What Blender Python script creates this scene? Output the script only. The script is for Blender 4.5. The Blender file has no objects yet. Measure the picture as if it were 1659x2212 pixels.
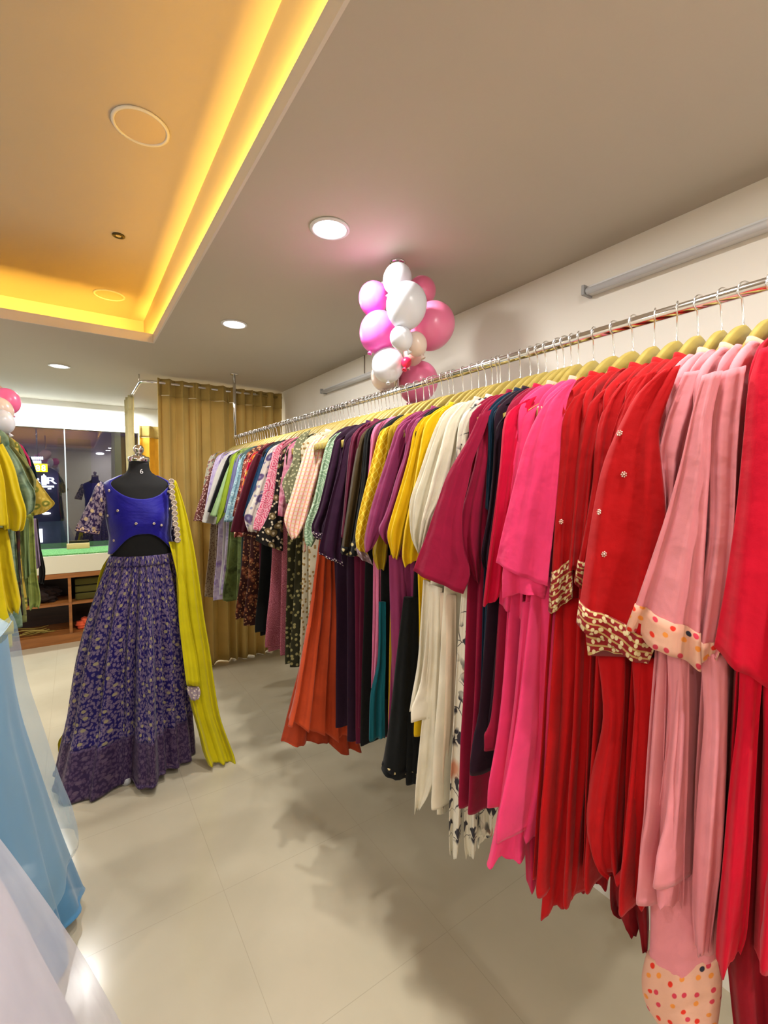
import bpy, bmesh, math, random
from mathutils import Vector, Matrix

# ------------------------------------------------------------------ camera, world, lights, exposure
C = bpy.context.scene.collection
random.seed(7)
CAM = Vector((0, 0, 1.55))
RX = Vector((0.82522, -0.02830, 0.56410)); RY = Vector((-0.56479, -0.05058, 0.82369)); RZ = Vector((0.00523, -0.99832, -0.05772))
cd = bpy.data.cameras.new('camera'); cam = bpy.data.objects.new('camera', cd); C.objects.link(cam)
cd.sensor_fit = 'HORIZONTAL'; cd.sensor_width = 36; cd.lens = 36 * 977 / 1659
m = Matrix(((RX[0], -RX[1], -RX[2]), (RY[0], -RY[1], -RY[2]), (RZ[0], -RZ[1], -RZ[2])))
cam.matrix_world = Matrix.Translation(CAM) @ m.to_4x4()
cd.clip_start = 0.02
bpy.context.scene.camera = cam
sc = bpy.context.scene
sc.view_settings.view_transform = 'Standard'; sc.view_settings.look = 'None'
sc.view_settings.exposure = 0.0; sc.view_settings.gamma = 1.0
w = bpy.data.worlds.new('night'); sc.world = w; w.use_nodes = True
w.node_tree.nodes['Background'].inputs[0].default_value = (0.02, 0.022, 0.035, 1)
w.node_tree.nodes['Background'].inputs[1].default_value = 0.6
H = 2.415            # lower ceiling
HU = 2.86            # ceiling inside the recess
WX = 1.62            # right wall

def ray(x, y):
    v = Vector((x - 829.5, y - 1106.0, 977.0))
    return Vector((RX.dot(v), RY.dot(v), RZ.dot(v)))
def on_plane(x, y, p, n):
    r = ray(x, y); return CAM + r * ((Vector(p) - CAM).dot(n) / r.dot(n))

def area_light(name, loc, size, power, color, shape='DISK', rot=(0, 0, 0), size_y=None, spread=None):
    l = bpy.data.lights.new(name, 'AREA'); l.shape = shape; l.size = size; l.energy = power; l.color = color
    if size_y: l.size_y = size_y
    if spread: l.spread = spread
    o = bpy.data.objects.new(name, l); C.objects.link(o); o.location = loc; o.rotation_euler = rot
    return o
DL_P = 15.0
DOWNLIGHTS = [(.735, 1.405), (.735, 2.505), (-.064, 4.121), (.735, .30), (.735, -.80), (-1.3, .30), (-1.3, 1.405), (-1.3, 2.505), (-.9, 4.121), (.735, -1.7), (-1.3, -1.0)]  # the ones behind the viewer are unseen, added as fill to lift shadows
for x, y in DOWNLIGHTS:
    area_light('downlight_glow', (x, y, H - .012), .09, DL_P * (.75 if abs(y - .3) < .01 else 1.05), (1.0, .97, .93))
# LED strips of the cove, lying behind the lip
AMB = (1.0, .56, .07)
area_light('cove_strip_light', (.450, 1.36, H + .088), .008, 42, AMB, 'RECTANGLE', (0, math.radians(180 + 36), 0), 5.5, math.radians(88))
area_light('cove_strip_light', (-.63, 3.142, H + .035), 2.16, 15, AMB, 'RECTANGLE', (math.radians(180 - 72), 0, 0), .012, math.radians(50))
area_light('cove_strip_light', (-.66, -1.41, H + .035), 2.1, 9, AMB, 'RECTANGLE', (math.radians(180 + 50), 0, 0), .012, math.radians(80))
# shop-window tube and changing-cubicle lamp
area_light('window_tube_light', (-.55, 5.62, H - .05), 2.3, 46, (.9, .97, 1.0), 'RECTANGLE', (0, 0, 0), .05)
area_light('facade_fill_light', (0, 7.6, 3.2), .8, 45, (.62, .55, 1.0), 'DISK', (math.radians(50), 0, 0))  # unseen purple-white fill, added to brighten the facade across the street
area_light('cubicle_light', (1.0, 4.7, H - .03), .25, 15, (1.0, .9, .7))

# ------------------------------------------------------------------ helpers
def lin(h):
    h = h.lstrip('#'); c = [int(h[i:i+2], 16) / 255 for i in (0, 2, 4)]
    return tuple(((v / 12.92) if v <= .04045 else ((v + .055) / 1.055) ** 2.4) for v in c) + (1,)
def link(name, me, m, parent=None):
    if m is not None: me.materials.append(m)
    o = bpy.data.objects.new(name, me); C.objects.link(o)
    if parent is not None:
        off = Vector(parent.get('_w', (0, 0, 0)))
        me.transform(Matrix.Translation(-off)); o.parent = parent; o['_w'] = list(off)
    return o
def obj(name, bm, m, parent=None, smooth=True):
    bmesh.ops.recalc_face_normals(bm, faces=bm.faces)
    me = bpy.data.meshes.new(name); bm.to_mesh(me); bm.free()
    if smooth:
        for p in me.polygons: p.use_smooth = True
    return link(name, me, m, parent)
def thing(name, label, cat, loc=(0, 0, 0), group=None):
    o = bpy.data.objects.new(name, None); C.objects.link(o); o.empty_display_size = .05
    o.location = loc; o['_w'] = list(loc); o['label'] = label; o['category'] = cat
    if group: o['group'] = group
    return o
def tag(o, label, cat, group=None, kind=None):
    o['label'] = label; o['category'] = cat
    if group: o['group'] = group
    if kind: o['kind'] = kind
    return o
def struct(name, bm, m, parent=None, smooth=False):
    o = obj(name, bm, m, parent, smooth)
    if parent is None: o['kind'] = 'structure'
    return o
def box(bm, x0, x1, y0, y1, z0, z1, bev=0):
    r = bmesh.ops.create_cube(bm, size=1)
    vs = r['verts']
    for v in vs:
        v.co = Vector((x0 + (v.co.x + .5) * (x1 - x0), y0 + (v.co.y + .5) * (y1 - y0), z0 + (v.co.z + .5) * (z1 - z0)))
    if bev:
        es = list({e for v in vs for e in v.link_edges})
        bmesh.ops.bevel(bm, geom=es, offset=bev, segments=2, affect='EDGES', profile=.7)
    return bm
def B(*a, bev=0):
    bm = bmesh.new(); box(bm, *a, bev=bev); return bm
def frame_for(d):
    d = d.normalized(); a = Vector((0, 0, 1)) if abs(d.z) < .9 else Vector((1, 0, 0))
    u = d.cross(a).normalized(); return u, d.cross(u).normalized()
def tube(bm, pts, r, n=12, caps=True):
    pts = [Vector(p) for p in pts]; rings = []
    u = None
    for i, p in enumerate(pts):
        d = (pts[min(i + 1, len(pts) - 1)] - pts[max(i - 1, 0)]).normalized()
        if u is None: u, v = frame_for(d)
        else:
            u = (u - d * u.dot(d)).normalized(); v = d.cross(u).normalized()
        rr = r[i] if isinstance(r, (list, tuple)) else r
        rings.append([bm.verts.new(p + (u * math.cos(t) + v * math.sin(t)) * rr) for t in [2 * math.pi * k / n for k in range(n)]])
    for a, b in zip(rings, rings[1:]):
        for k in range(n): bm.faces.new((a[k], a[(k + 1) % n], b[(k + 1) % n], b[k]))
    if caps: bm.faces.new(rings[0]); bm.faces.new(rings[-1])
    return bm
def lathe(bm, prof, cx, cy, n=40, axis='z', z0=0):
    rings = []
    for r, z in prof:
        if r < 1e-5: rings.append([bm.verts.new((cx, cy, z0 + z))])
        else: rings.append([bm.verts.new((cx + r * math.cos(2 * math.pi * k / n), cy + r * math.sin(2 * math.pi * k / n), z0 + z)) for k in range(n)])
    for a, b in zip(rings, rings[1:]):
        if len(a) == 1 and len(b) == 1: continue
        for k in range(n):
            k2 = (k + 1) % n
            if len(a) == 1: bm.faces.new((a[0], b[k], b[k2]))
            elif len(b) == 1: bm.faces.new((a[k], a[k2], b[0]))
            else: bm.faces.new((a[k], a[k2], b[k2], b[k]))
    return bm
def cr(a, b, c, d, t):
    return .5 * ((2 * b) + (c - a) * t + (2 * a - 5 * b + 4 * c - d) * t * t + (3 * b - a - 3 * c + d) * t ** 3)
def resample(seq, n):
    """Catmull-Rom through a list of tuples of vectors / floats, parameter by index."""
    out = []; L = len(seq) - 1
    for i in range(n):
        s = L * i / (n - 1); k = min(int(s), L - 1); t = s - k
        g = lambda j: seq[max(0, min(L, j))]
        out.append(tuple(cr(g(k-1)[q], g(k)[q], g(k+1)[q], g(k+2)[q], t) for q in range(len(seq[0]))))
    return out

def cloth(name, rungs, m, parent, thick=.02, amp=.006, k=2.0, ph=0.0, nv=22, na=36, hem=0.0, grow=1.6, part=None, puff=0, wr=.0015, top_open=False, nrm0=None, p2=None, widen=0):
    """Hanging cloth sleeve / panel: a flattened tube lofted through rungs (left point, right point)."""
    rg = resample([(a, b) for a, b in rungs], nv)
    if part:
        i0 = int(part * (nv - 1)); part = (i0 / (nv - 1),); seg = rg[i0:]; rg = []
        for a, b in seg:
            d_ = (b - a).normalized() * widen; rg.append((a - d_, b + d_))
        e_ = (rg[-1][0] - rg[-2][0]).normalized() * widen; rg[-1] = (rg[-1][0] + e_, rg[-1][1] + e_)
    n = len(rg)
    bm = bmesh.new(); uv = bm.loops.layers.uv.new('UVMap'); rings = []; vlen = 0; prev = None; uvs = []
    rnd = random.Random(int(abs(rungs[0][0].x * 7919 + rungs[-1][0].z * 3571 + rungs[0][0].y * 977) * 100))
    p2 = rnd.uniform(0, 6.28) if p2 is None else p2
    for i, (L, R) in enumerate(rg):
        v = i / (n - 1); vv = (part[0] + v * (1 - part[0])) if part else v
        c = (L + R) / 2; h = (R - L) / 2; hd = Vector((h.x, h.y, 0))
        nr = nrm0 if nrm0 is not None else Vector((hd.y, -hd.x, 0)).normalized()
        if nrm0 is None and nr.dot(CAM - c) < 0: nr = -nr
        if prev is not None: vlen += (c - prev).length
        prev = c
        W = h.length * 2
        th = min(thick, W * .9) * (.55 + .45 * min(1, vv * 3)) * (1 + puff * vv)
        A = amp * (.25 + grow * vv)
        ring = []; us = []
        for q in range(na):
            a = 2 * math.pi * q / na
            ca, sa = math.cos(a), math.sin(a)
            s = math.copysign(abs(ca) ** .8, ca); t = math.copysign(abs(sa) ** .75, sa)
            wv = A * (math.sin(math.pi * k * s + ph + 1.1 * vv) + .45 * math.sin(math.pi * k * 2.1 * s + p2 - 1.5 * vv))
            wv += wr * math.sin(23 * vv + 5 * s + p2) * math.sin(9 * s + 17 * vv)
            fl = 1 if sa >= 0 else -1
            hz = hem * (math.sin(2.5 * s + p2) + .4 * math.sin(7 * s + ph)) * max(0, vv - .75) * 4
            ring.append(bm.verts.new(c + h * s + nr * (th / 2 * t + wv) + Vector((0, 0, hz))))
            us.append((s * .5 * W + (0 if sa >= 0 else W * 1.3), vlen))
        rings.append(ring); uvs.append(us)
    for i in range(len(rings) - 1):
        for q in range(na):
            q2 = (q + 1) % na
            f = bm.faces.new((rings[i][q], rings[i][q2], rings[i+1][q2], rings[i+1][q]))
            for lp, (ii, qq) in zip(f.loops, ((i, q), (i, q2), (i+1, q2), (i+1, q))): lp[uv].uv = uvs[ii][qq]
    for r_ in ([] if top_open else [rings[0]]) + [rings[-1]]:
        f = bm.faces.new(r_)
    return obj(name, bm, m, parent)

# ------------------------------------------------------------------ materials
def mat(name, col=(.8, .8, .8, 1), rough=.6, metal=0, **kw):
    m = bpy.data.materials.new(name); m.use_nodes = True
    b = m.node_tree.nodes['Principled BSDF']
    b.inputs['Base Color'].default_value = lin(col) if isinstance(col, str) else col
    b.inputs['Roughness'].default_value = rough; b.inputs['Metallic'].default_value = metal
    for k_, v in kw.items(): b.inputs[k_.replace('_', ' ')].default_value = v
    return m
def N(m, t, **kw):
    n = m.node_tree.nodes.new(t)
    for k_, v in kw.items():
        if k_ in n.inputs: n.inputs[k_].default_value = v
        else: setattr(n, k_, v)
    return n
def Lk(m, a, b): m.node_tree.links.new(a, b)
def ramp(m, fac, stops, interp='LINEAR'):
    r = N(m, 'ShaderNodeValToRGB'); r.color_ramp.interpolation = interp
    e = r.color_ramp.elements
    while len(e) < len(stops): e.new(.5)
    for q, (p, c) in zip(e, stops): q.position = p; q.color = c if not isinstance(c, str) else lin(c)
    Lk(m, fac, r.inputs[0]); return r.outputs[0]
def mixc(m, fac, a, b):
    n = N(m, 'ShaderNodeMix', data_type='RGBA')
    if hasattr(fac, 'links'): Lk(m, fac, n.inputs['Factor'])
    else: n.inputs['Factor'].default_value = fac
    for s, v in (('A', a), ('B', b)):
        i_ = [x for x in n.inputs if x.name == s and x.type == 'RGBA'][0]
        if isinstance(v, str): i_.default_value = lin(v)
        elif isinstance(v, tuple): i_.default_value = v
        else: Lk(m, v, i_)
    return [x for x in n.outputs if x.type == 'RGBA'][0]
_fc = {}
def fabric(base, kind='plain', c2='#ffffff', c3=None, sc_=1.0, rough=.85, sheen=.08, trans=0.0):
    key = (base, kind, c2, c3, sc_, trans)
    if key in _fc: return _fc[key]
    m = mat('fabric_' + kind, base, rough); b = m.node_tree.nodes['Principled BSDF']
    b.inputs['Sheen Weight'].default_value = sheen; b.inputs['Specular IOR Level'].default_value = .2
    uvn = N(m, 'ShaderNodeTexCoord'); UV = uvn.outputs['UV']; c3 = c3 or c2
    bs = lin(base); out = None
    def vor(scale, feature='F1', stretch=(1, 1, 1), warp=0):
        mp = N(m, 'ShaderNodeMapping'); mp.inputs['Scale'].default_value = stretch; src = UV
        if warp:
            nz = N(m, 'ShaderNodeTexNoise', Scale=scale * .6); Lk(m, UV, nz.inputs[0])
            ad = N(m, 'ShaderNodeVectorMath', operation='MULTIPLY_ADD'); Lk(m, nz.outputs['Color'], ad.inputs[0]); ad.inputs[1].default_value = (warp,) * 3; Lk(m, UV, ad.inputs[2]); src = ad.outputs[0]
        Lk(m, src, mp.inputs[0])
        v = N(m, 'ShaderNodeTexVoronoi', feature=feature, voronoi_dimensions='2D'); v.inputs['Scale'].default_value = scale; Lk(m, mp.outputs[0], v.inputs['Vector']); return v
    def noise(scale, det=3):
        nz = N(m, 'ShaderNodeTexNoise', Scale=scale, Detail=det); Lk(m, UV, nz.inputs[0]); return nz.outputs[0]
    def thr(v, t, w_=.04):
        return ramp(m, v, [(max(0, t - w_), (1, 1, 1, 1)), (min(1, t + w_), (0, 0, 0, 1))])
    if kind == 'plain':
        out = mixc(m, ramp(m, noise(9 * sc_), [(.3, (0, 0, 0, 1)), (.75, (1, 1, 1, 1))]), base, tuple(min(1, v * .82) for v in bs[:3]) + (1,))
    elif kind == 'floral':
        v1 = vor(17 * sc_, warp=.03); v2 = vor(38 * sc_, warp=.02)
        o1 = mixc(m, thr(v2.outputs['Distance'], .2), base, c3); out = mixc(m, thr(v1.outputs['Distance'], .28), o1, c2)
        out = mixc(m, thr(v1.outputs['Distance'], .1), out, c3)
    elif kind == 'leaves':
        v1 = vor(52 * sc_, stretch=(1, .42, 1), warp=.05); v2 = vor(20 * sc_, 'DISTANCE_TO_EDGE', warp=.06)
        nz = ramp(m, noise(14 * sc_, 1), [(.44, (0, 0, 0, 1)), (.52, (1, 1, 1, 1))])
        mu = N(m, 'ShaderNodeMath', operation='MULTIPLY'); Lk(m, thr(v1.outputs['Distance'], .3), mu.inputs[0]); Lk(m, nz, mu.inputs[1])
        lm = N(m, 'ShaderNodeMath', operation='MULTIPLY'); Lk(m, thr(v2.outputs['Distance'], .02, .012), lm.inputs[0]); Lk(m, nz, lm.inputs[1])
        o1 = mixc(m, lm.outputs[0], base, c2); out = mixc(m, mu.outputs[0], o1, c2)
        v3 = vor(6 * sc_); out = mixc(m, thr(v3.outputs['Distance'], .12), out, c3)
    elif kind == 'paisley':
        v1 = vor(22 * sc_, warp=.05); s = N(m, 'ShaderNodeMath', operation='SINE'); mu = N(m, 'ShaderNodeMath', operation='MULTIPLY'); mu.inputs[1].default_value = 26
        Lk(m, v1.outputs['Distance'], mu.inputs[0]); Lk(m, mu.outputs[0], s.inputs[0])
        out = mixc(m, ramp(m, s.outputs[0], [(.35, (0, 0, 0, 1)), (.6, (1, 1, 1, 1))]), base, c2)
    elif kind == 'checks':
        sp = N(m, 'ShaderNodeSeparateXYZ'); Lk(m, UV, sp.inputs[0]); facs = []
        for o_ in (0, 1):
            mu = N(m, 'ShaderNodeMath', operation='MULTIPLY'); mu.inputs[1].default_value = 380 * sc_; Lk(m, sp.outputs[o_], mu.inputs[0])
            s = N(m, 'ShaderNodeMath', operation='SINE'); Lk(m, mu.outputs[0], s.inputs[0]); facs.append(ramp(m, s.outputs[0], [(.25, (0, 0, 0, 1)), (.7, (1, 1, 1, 1))]))
        out = mixc(m, facs[0], base, c2); fa = N(m, 'ShaderNodeMath', operation='MULTIPLY'); fa.inputs[1].default_value = .6; Lk(m, facs[1], fa.inputs[0]); out = mixc(m, fa.outputs[0], out, c3)
    elif kind == 'lattice':
        sp = N(m, 'ShaderNodeSeparateXYZ'); Lk(m, UV, sp.inputs[0]); fs = []
        for sg in (1, -1):
            a_ = N(m, 'ShaderNodeMath', operation='MULTIPLY_ADD'); Lk(m, sp.outputs[0], a_.inputs[0]); a_.inputs[1].default_value = sg * 1.4; Lk(m, sp.outputs[1], a_.inputs[2])
            mu = N(m, 'ShaderNodeMath', operation='MULTIPLY'); mu.inputs[1].default_value = 190 * sc_; Lk(m, a_.outputs[0], mu.inputs[0])
            s = N(m, 'ShaderNodeMath', operation='SINE'); Lk(m, mu.outputs[0], s.inputs[0]); fs.append(ramp(m, s.outputs[0], [(.8, (0, 0, 0, 1)), (.93, (1, 1, 1, 1))]))
        mx = N(m, 'ShaderNodeMath', operation='MAXIMUM'); Lk(m, fs[0], mx.inputs[0]); Lk(m, fs[1], mx.inputs[1]); out = mixc(m, mx.outputs[0], base, c2)
    elif kind == 'tiedye':
        out = ramp(m, noise(14 * sc_, 4), [(.38, base), (.52, c2), (.64, c3)])
    elif kind == 'speck':
        v1 = vor(60 * sc_); out = mixc(m, thr(v1.outputs['Distance'], .24, .05), mixc(m, noise(20), base, tuple(v * .75 for v in bs[:3]) + (1,)), c2)
    elif kind == 'dots':
        v1 = vor(46 * sc_); v1.inputs['Randomness'].default_value = .6
        g = ramp(m, v1.outputs['Color'], [(.0, c2), (.35, c3), (.6, '#d8301e'), (.8, '#2b2c38')], 'CONSTANT')
        out = mixc(m, thr(v1.outputs['Distance'], .2, .03), base, g)
    elif kind == 'brocade':
        v1 = vor(95, stretch=(1, .5, 1), warp=.012); v2 = vor(17); v2.inputs['Randomness'].default_value = .8; nz = noise(150, 2)
        v3 = vor(34, warp=.03)
        sm = ramp(m, nz, [(.35, (.35, .35, .35, 1)), (.6, (1, 1, 1, 1))])
        mu = N(m, 'ShaderNodeMath', operation='MULTIPLY'); Lk(m, thr(v1.outputs['Distance'], .36, .09), mu.inputs[0]); Lk(m, sm, mu.inputs[1])
        mb = N(m, 'ShaderNodeMath', operation='MULTIPLY'); Lk(m, thr(v3.outputs['Distance'], .27, .05), mb.inputs[0]); Lk(m, sm, mb.inputs[1])
        out = mixc(m, mu.outputs[0], base, c2); out = mixc(m, mb.outputs[0], out, c2); out = mixc(m, thr(v2.outputs['Distance'], .15, .02), out, c3)
        b.inputs['Roughness'].default_value = .5
    elif kind == 'zari':
        v1 = vor(95 * sc_, stretch=(1, .8, 1)); sp = N(m, 'ShaderNodeSeparateXYZ'); Lk(m, UV, sp.inputs[0])
        mu = N(m, 'ShaderNodeMath', operation='MULTIPLY'); mu.inputs[1].default_value = 520; Lk(m, sp.outputs[1], mu.inputs[0])
        s = N(m, 'ShaderNodeMath', operation='SINE'); Lk(m, mu.outputs[0], s.inputs[0])
        o1 = mixc(m, ramp(m, s.outputs[0], [(.55, (0, 0, 0, 1)), (.7, (1, 1, 1, 1))]), base, c2)
        out = mixc(m, thr(v1.outputs['Distance'], .3, .04), o1, c3)
    if out is not None: Lk(m, out, b.inputs['Base Color'])
    wv = N(m, 'ShaderNodeTexNoise', Scale=420.0, Detail=2.0); Lk(m, UV, wv.inputs[0])
    cr_ = N(m, 'ShaderNodeTexNoise', Scale=14.0, Detail=3.0); Lk(m, UV, cr_.inputs[0])
    bp1 = N(m, 'ShaderNodeBump', Strength=.25, Distance=.02); Lk(m, cr_.outputs[0], bp1.inputs['Height'])
    bp = N(m, 'ShaderNodeBump', Strength=.15, Distance=.001); Lk(m, wv.outputs[0], bp.inputs['Height']); Lk(m, bp1.outputs[0], bp.inputs['Normal']); Lk(m, bp.outputs[0], b.inputs['Normal'])
    if trans:
        tr = N(m, 'ShaderNodeBsdfTranslucent'); mx = N(m, 'ShaderNodeMixShader', Fac=trans)
        if out is not None: Lk(m, out, tr.inputs[0])
        o_ = m.node_tree.nodes['Material Output']; Lk(m, b.outputs[0], mx.inputs[1]); Lk(m, tr.outputs[0], mx.inputs[2]); Lk(m, mx.outputs[0], o_.inputs[0])
    _fc[key] = m; return m
def paint(name, col, rough=.7, scale=60, dark=.93):
    m = mat(name, col, rough); b = m.node_tree.nodes['Principled BSDF']
    tc = N(m, 'ShaderNodeTexCoord'); nz = N(m, 'ShaderNodeTexNoise', Scale=1.3, Detail=4.0); Lk(m, tc.outputs['Object'], nz.inputs[0])
    c = lin(col); Lk(m, mixc(m, nz.outputs[0], c, tuple(v * dark for v in c[:3]) + (1,)), b.inputs['Base Color'])
    n2 = N(m, 'ShaderNodeTexNoise', Scale=float(scale), Detail=3.0); Lk(m, tc.outputs['Object'], n2.inputs[0])
    bp = N(m, 'ShaderNodeBump', Strength=.12, Distance=.002); Lk(m, n2.outputs[0], bp.inputs['Height']); Lk(m, bp.outputs[0], b.inputs['Normal'])
    return m
def emit(name, col, s):
    m = mat(name, col, .5); b = m.node_tree.nodes['Principled BSDF']
    b.inputs['Emission Color'].default_value = lin(col); b.inputs['Emission Strength'].default_value = s
    return m
WALL = paint('wall_paint', '#ece7dc'); CEIL = paint('ceiling_paint', '#c2b9aa', .75, 90); LIP = paint('lip_paint', '#e2d8cc')
CEILU = paint('recess_paint', '#bdb2a4', .75, 90); CREAM = paint('cream_laminate', '#d8d2bc', .4)
CHROME = mat('chrome', (.75, .74, .73, 1), .12, 1.0); STEEL = mat('hook_steel', (.8, .8, .8, 1), .2, 1.0)
FROST = mat('tube_diffuser_off', '#c9c9c9', .35); WHITEP = mat('white_plastic', '#dcdcdc', .35)
def floor_mat():
    m = mat('vitrified_tile', '#b9ae97', .12); b = m.node_tree.nodes['Principled BSDF']
    tc = N(m, 'ShaderNodeTexCoord'); br = N(m, 'ShaderNodeTexBrick', Scale=1.0); br.offset = 0; br.squash = 1
    for k_, v in (('Mortar Size', .0012), ('Brick Width', .6), ('Row Height', .6), ('Mortar Smooth', .2)): br.inputs[k_].default_value = v
    mp = N(m, 'ShaderNodeMapping'); mp.inputs['Location'].default_value = (.17, .1, 0); Lk(m, tc.outputs['Object'], mp.inputs[0]); Lk(m, mp.outputs[0], br.inputs['Vector'])
    nz = N(m, 'ShaderNodeTexNoise', Scale=2.2, Detail=5.0); Lk(m, tc.outputs['Object'], nz.inputs[0])
    base = ramp(m, nz.outputs[0], [(.3, '#b3a991'), (.7, '#c0b69e')])
    Lk(m, mixc(m, br.outputs['Fac'], base, '#aca28b'), b.inputs['Base Color'])
    r2 = ramp(m, nz.outputs[0], [(.3, (.13,) * 3 + (1,)), (.7, (.2,) * 3 + (1,))]); Lk(m, r2, b.inputs['Roughness'])
    return m
def wood_mat(name, c1, c2, sc_=1, rough=.45):
    m = mat(name, c1, rough); b = m.node_tree.nodes['Principled BSDF']; tc = N(m, 'ShaderNodeTexCoord')
    mp = N(m, 'ShaderNodeMapping'); mp.inputs['Scale'].default_value = (3 * sc_, 30 * sc_, 30 * sc_); Lk(m, tc.outputs['Object'], mp.inputs[0])
    nz = N(m, 'ShaderNodeTexNoise', Scale=1.0, Detail=5.0); Lk(m, mp.outputs[0], nz.inputs[0]); Lk(m, ramp(m, nz.outputs[0], [(.3, c1), (.7, c2)]), b.inputs['Base Color']); return m
WOOD = wood_mat('laminate_wood', '#7a4a24', '#a4672f'); HW = wood_mat('hanger_wood', '#94803a', '#a8944a', 1.5, .4)
GLASS = mat('shop_glass', (.9, .95, 1, 1), .0)
def glass_setup():
    nt = GLASS.node_tree; b = nt.nodes['Principled BSDF']; nt.nodes.remove(b)
    g = N(GLASS, 'ShaderNodeBsdfGlossy', Roughness=.0); t = N(GLASS, 'ShaderNodeBsdfTransparent'); t.inputs[0].default_value = (.9, .93, .95, 1)
    fr = N(GLASS, 'ShaderNodeFresnel', IOR=1.75); mx = N(GLASS, 'ShaderNodeMixShader')
    ad = N(GLASS, 'ShaderNodeMath', operation='ADD'); ad.inputs[1].default_value = .04; Lk(GLASS, fr.outputs[0], ad.inputs[0])
    Lk(GLASS, ad.outputs[0], mx.inputs[0]); Lk(GLASS, t.outputs[0], mx.inputs[1]); Lk(GLASS, g.outputs[0], mx.inputs[2]); Lk(GLASS, mx.outputs[0], nt.nodes['Material Output'].inputs[0])
glass_setup()

# ------------------------------------------------------------------ the room
XL, YB, YW = -2.4, -2.3, 5.84
struct('floor', B(XL, WX + .1, YB, 6.0, -.1, 0), floor_mat())
struct('wall_right', B(WX, WX + .12, YB, 6.0, 0, 2.85), WALL)
struct('wall_left', B(XL - .12, XL, YB, 6.0, 0, 2.85), WALL)
struct('wall_back', B(XL - .12, WX + .12, YB - .12, YB, 0, 2.85), WALL)
# lower ceiling ring round the recess
ox0, ox1, oy0, oy1 = -1.75, .431, -1.4, 3.131
bm = bmesh.new()
box(bm, ox1, WX, YB, 6.0, H, H + .02); box(bm, XL, ox0, YB, 6.0, H, H + .02)
box(bm, ox0, ox1, YB, oy0, H, H + .02); box(bm, ox0, ox1, oy1, 6.0, H, H + .02)
struct('ceiling', bm, CEIL)
bm = bmesh.new(); t = .008
box(bm, ox1 - t, ox1, oy0, oy1, H - .001, H + .052); box(bm, ox0, ox0 + t, oy0, oy1, H - .001, H + .052)
box(bm, ox0, ox1, oy0, oy0 + t, H - .001, H + .052); box(bm, ox0, ox1, oy1 - t, oy1, H - .001, H + .052)
struct('trim_1', bm, LIP)
bm = bmesh.new()
rx1, ry1 = ox1 + .07, 4.17
box(bm, rx1, rx1 + .03, oy0 - .6, ry1, H + .02, HU); box(bm, ox0 - .5, rx1 + .03, ry1, ry1 + .03, H + .02, HU)
box(bm, ox0 - .5, ox0 - .47, oy0 - .6, ry1, H + .02, HU); box(bm, ox0 - .5, rx1 + .03, oy0 - .6, oy0 - .57, H + .02, HU)
box(bm, ox0 - .5, rx1 + .03, oy0 - .6, ry1 + .03, HU, HU + .02)
struct('ceiling_recess', bm, CEILU)
bpy.data.objects['ceiling_recess'].name = 'ceiling.001'
# display window
struct('wall_window', B(XL, WX, YW, YW + .12, 2.13, 2.85), paint('valance_paint', '#eef0ee', .5))
struct('wall_far_right', B(.62, WX, YW, YW + .12, 0, 2.13), WALL)
struct('wall_far_sill', B(XL, .62, YW, YW + .12, 0, .86), CREAM)
for i, (a, b_) in enumerate(((XL, -.072), (-.062, .62))):
    struct('window_%d' % (i + 1), B(a, b_, YW + .02, YW + .03, .86, 2.13), GLASS)
t1 = struct('trim_2', B(-.072, -.062, YW + .018, YW + .032, .86, 2.13), mat('glass_edge', '#c8d6e0', .15, .3))
struct('trim_3', B(XL, .62, YW - .01, YW + .02, .86, .875), mat('alu_track', '#8d9296', .3, .8))

# window platform: green turf on a cream ledge
pl = thing('display_platform', 'cream display ledge under the shop window, topped with green turf', 'ledge', (-.6, 5.6, .69))
obj('ledge', B(-2.1, .5, 5.32, YW - .01, .69, .86, bev=.003), CREAM, pl, False)
gm = mat('turf', '#3f8f3a', .9); bm = B(-2.09, .49, 5.34, YW - .012, .861, .874)
tc = N(gm, 'ShaderNodeTexCoord'); nz = N(gm, 'ShaderNodeTexNoise', Scale=160.0, Detail=3.0); Lk(gm, tc.outputs['Object'], nz.inputs[0])
Lk(gm, ramp(gm, nz.outputs[0], [(.35, '#2f7038'), (.65, '#79b06a')]), gm.node_tree.nodes['Principled BSDF'].inputs['Base Color'])
obj('turf', bm, gm, pl, False)
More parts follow.
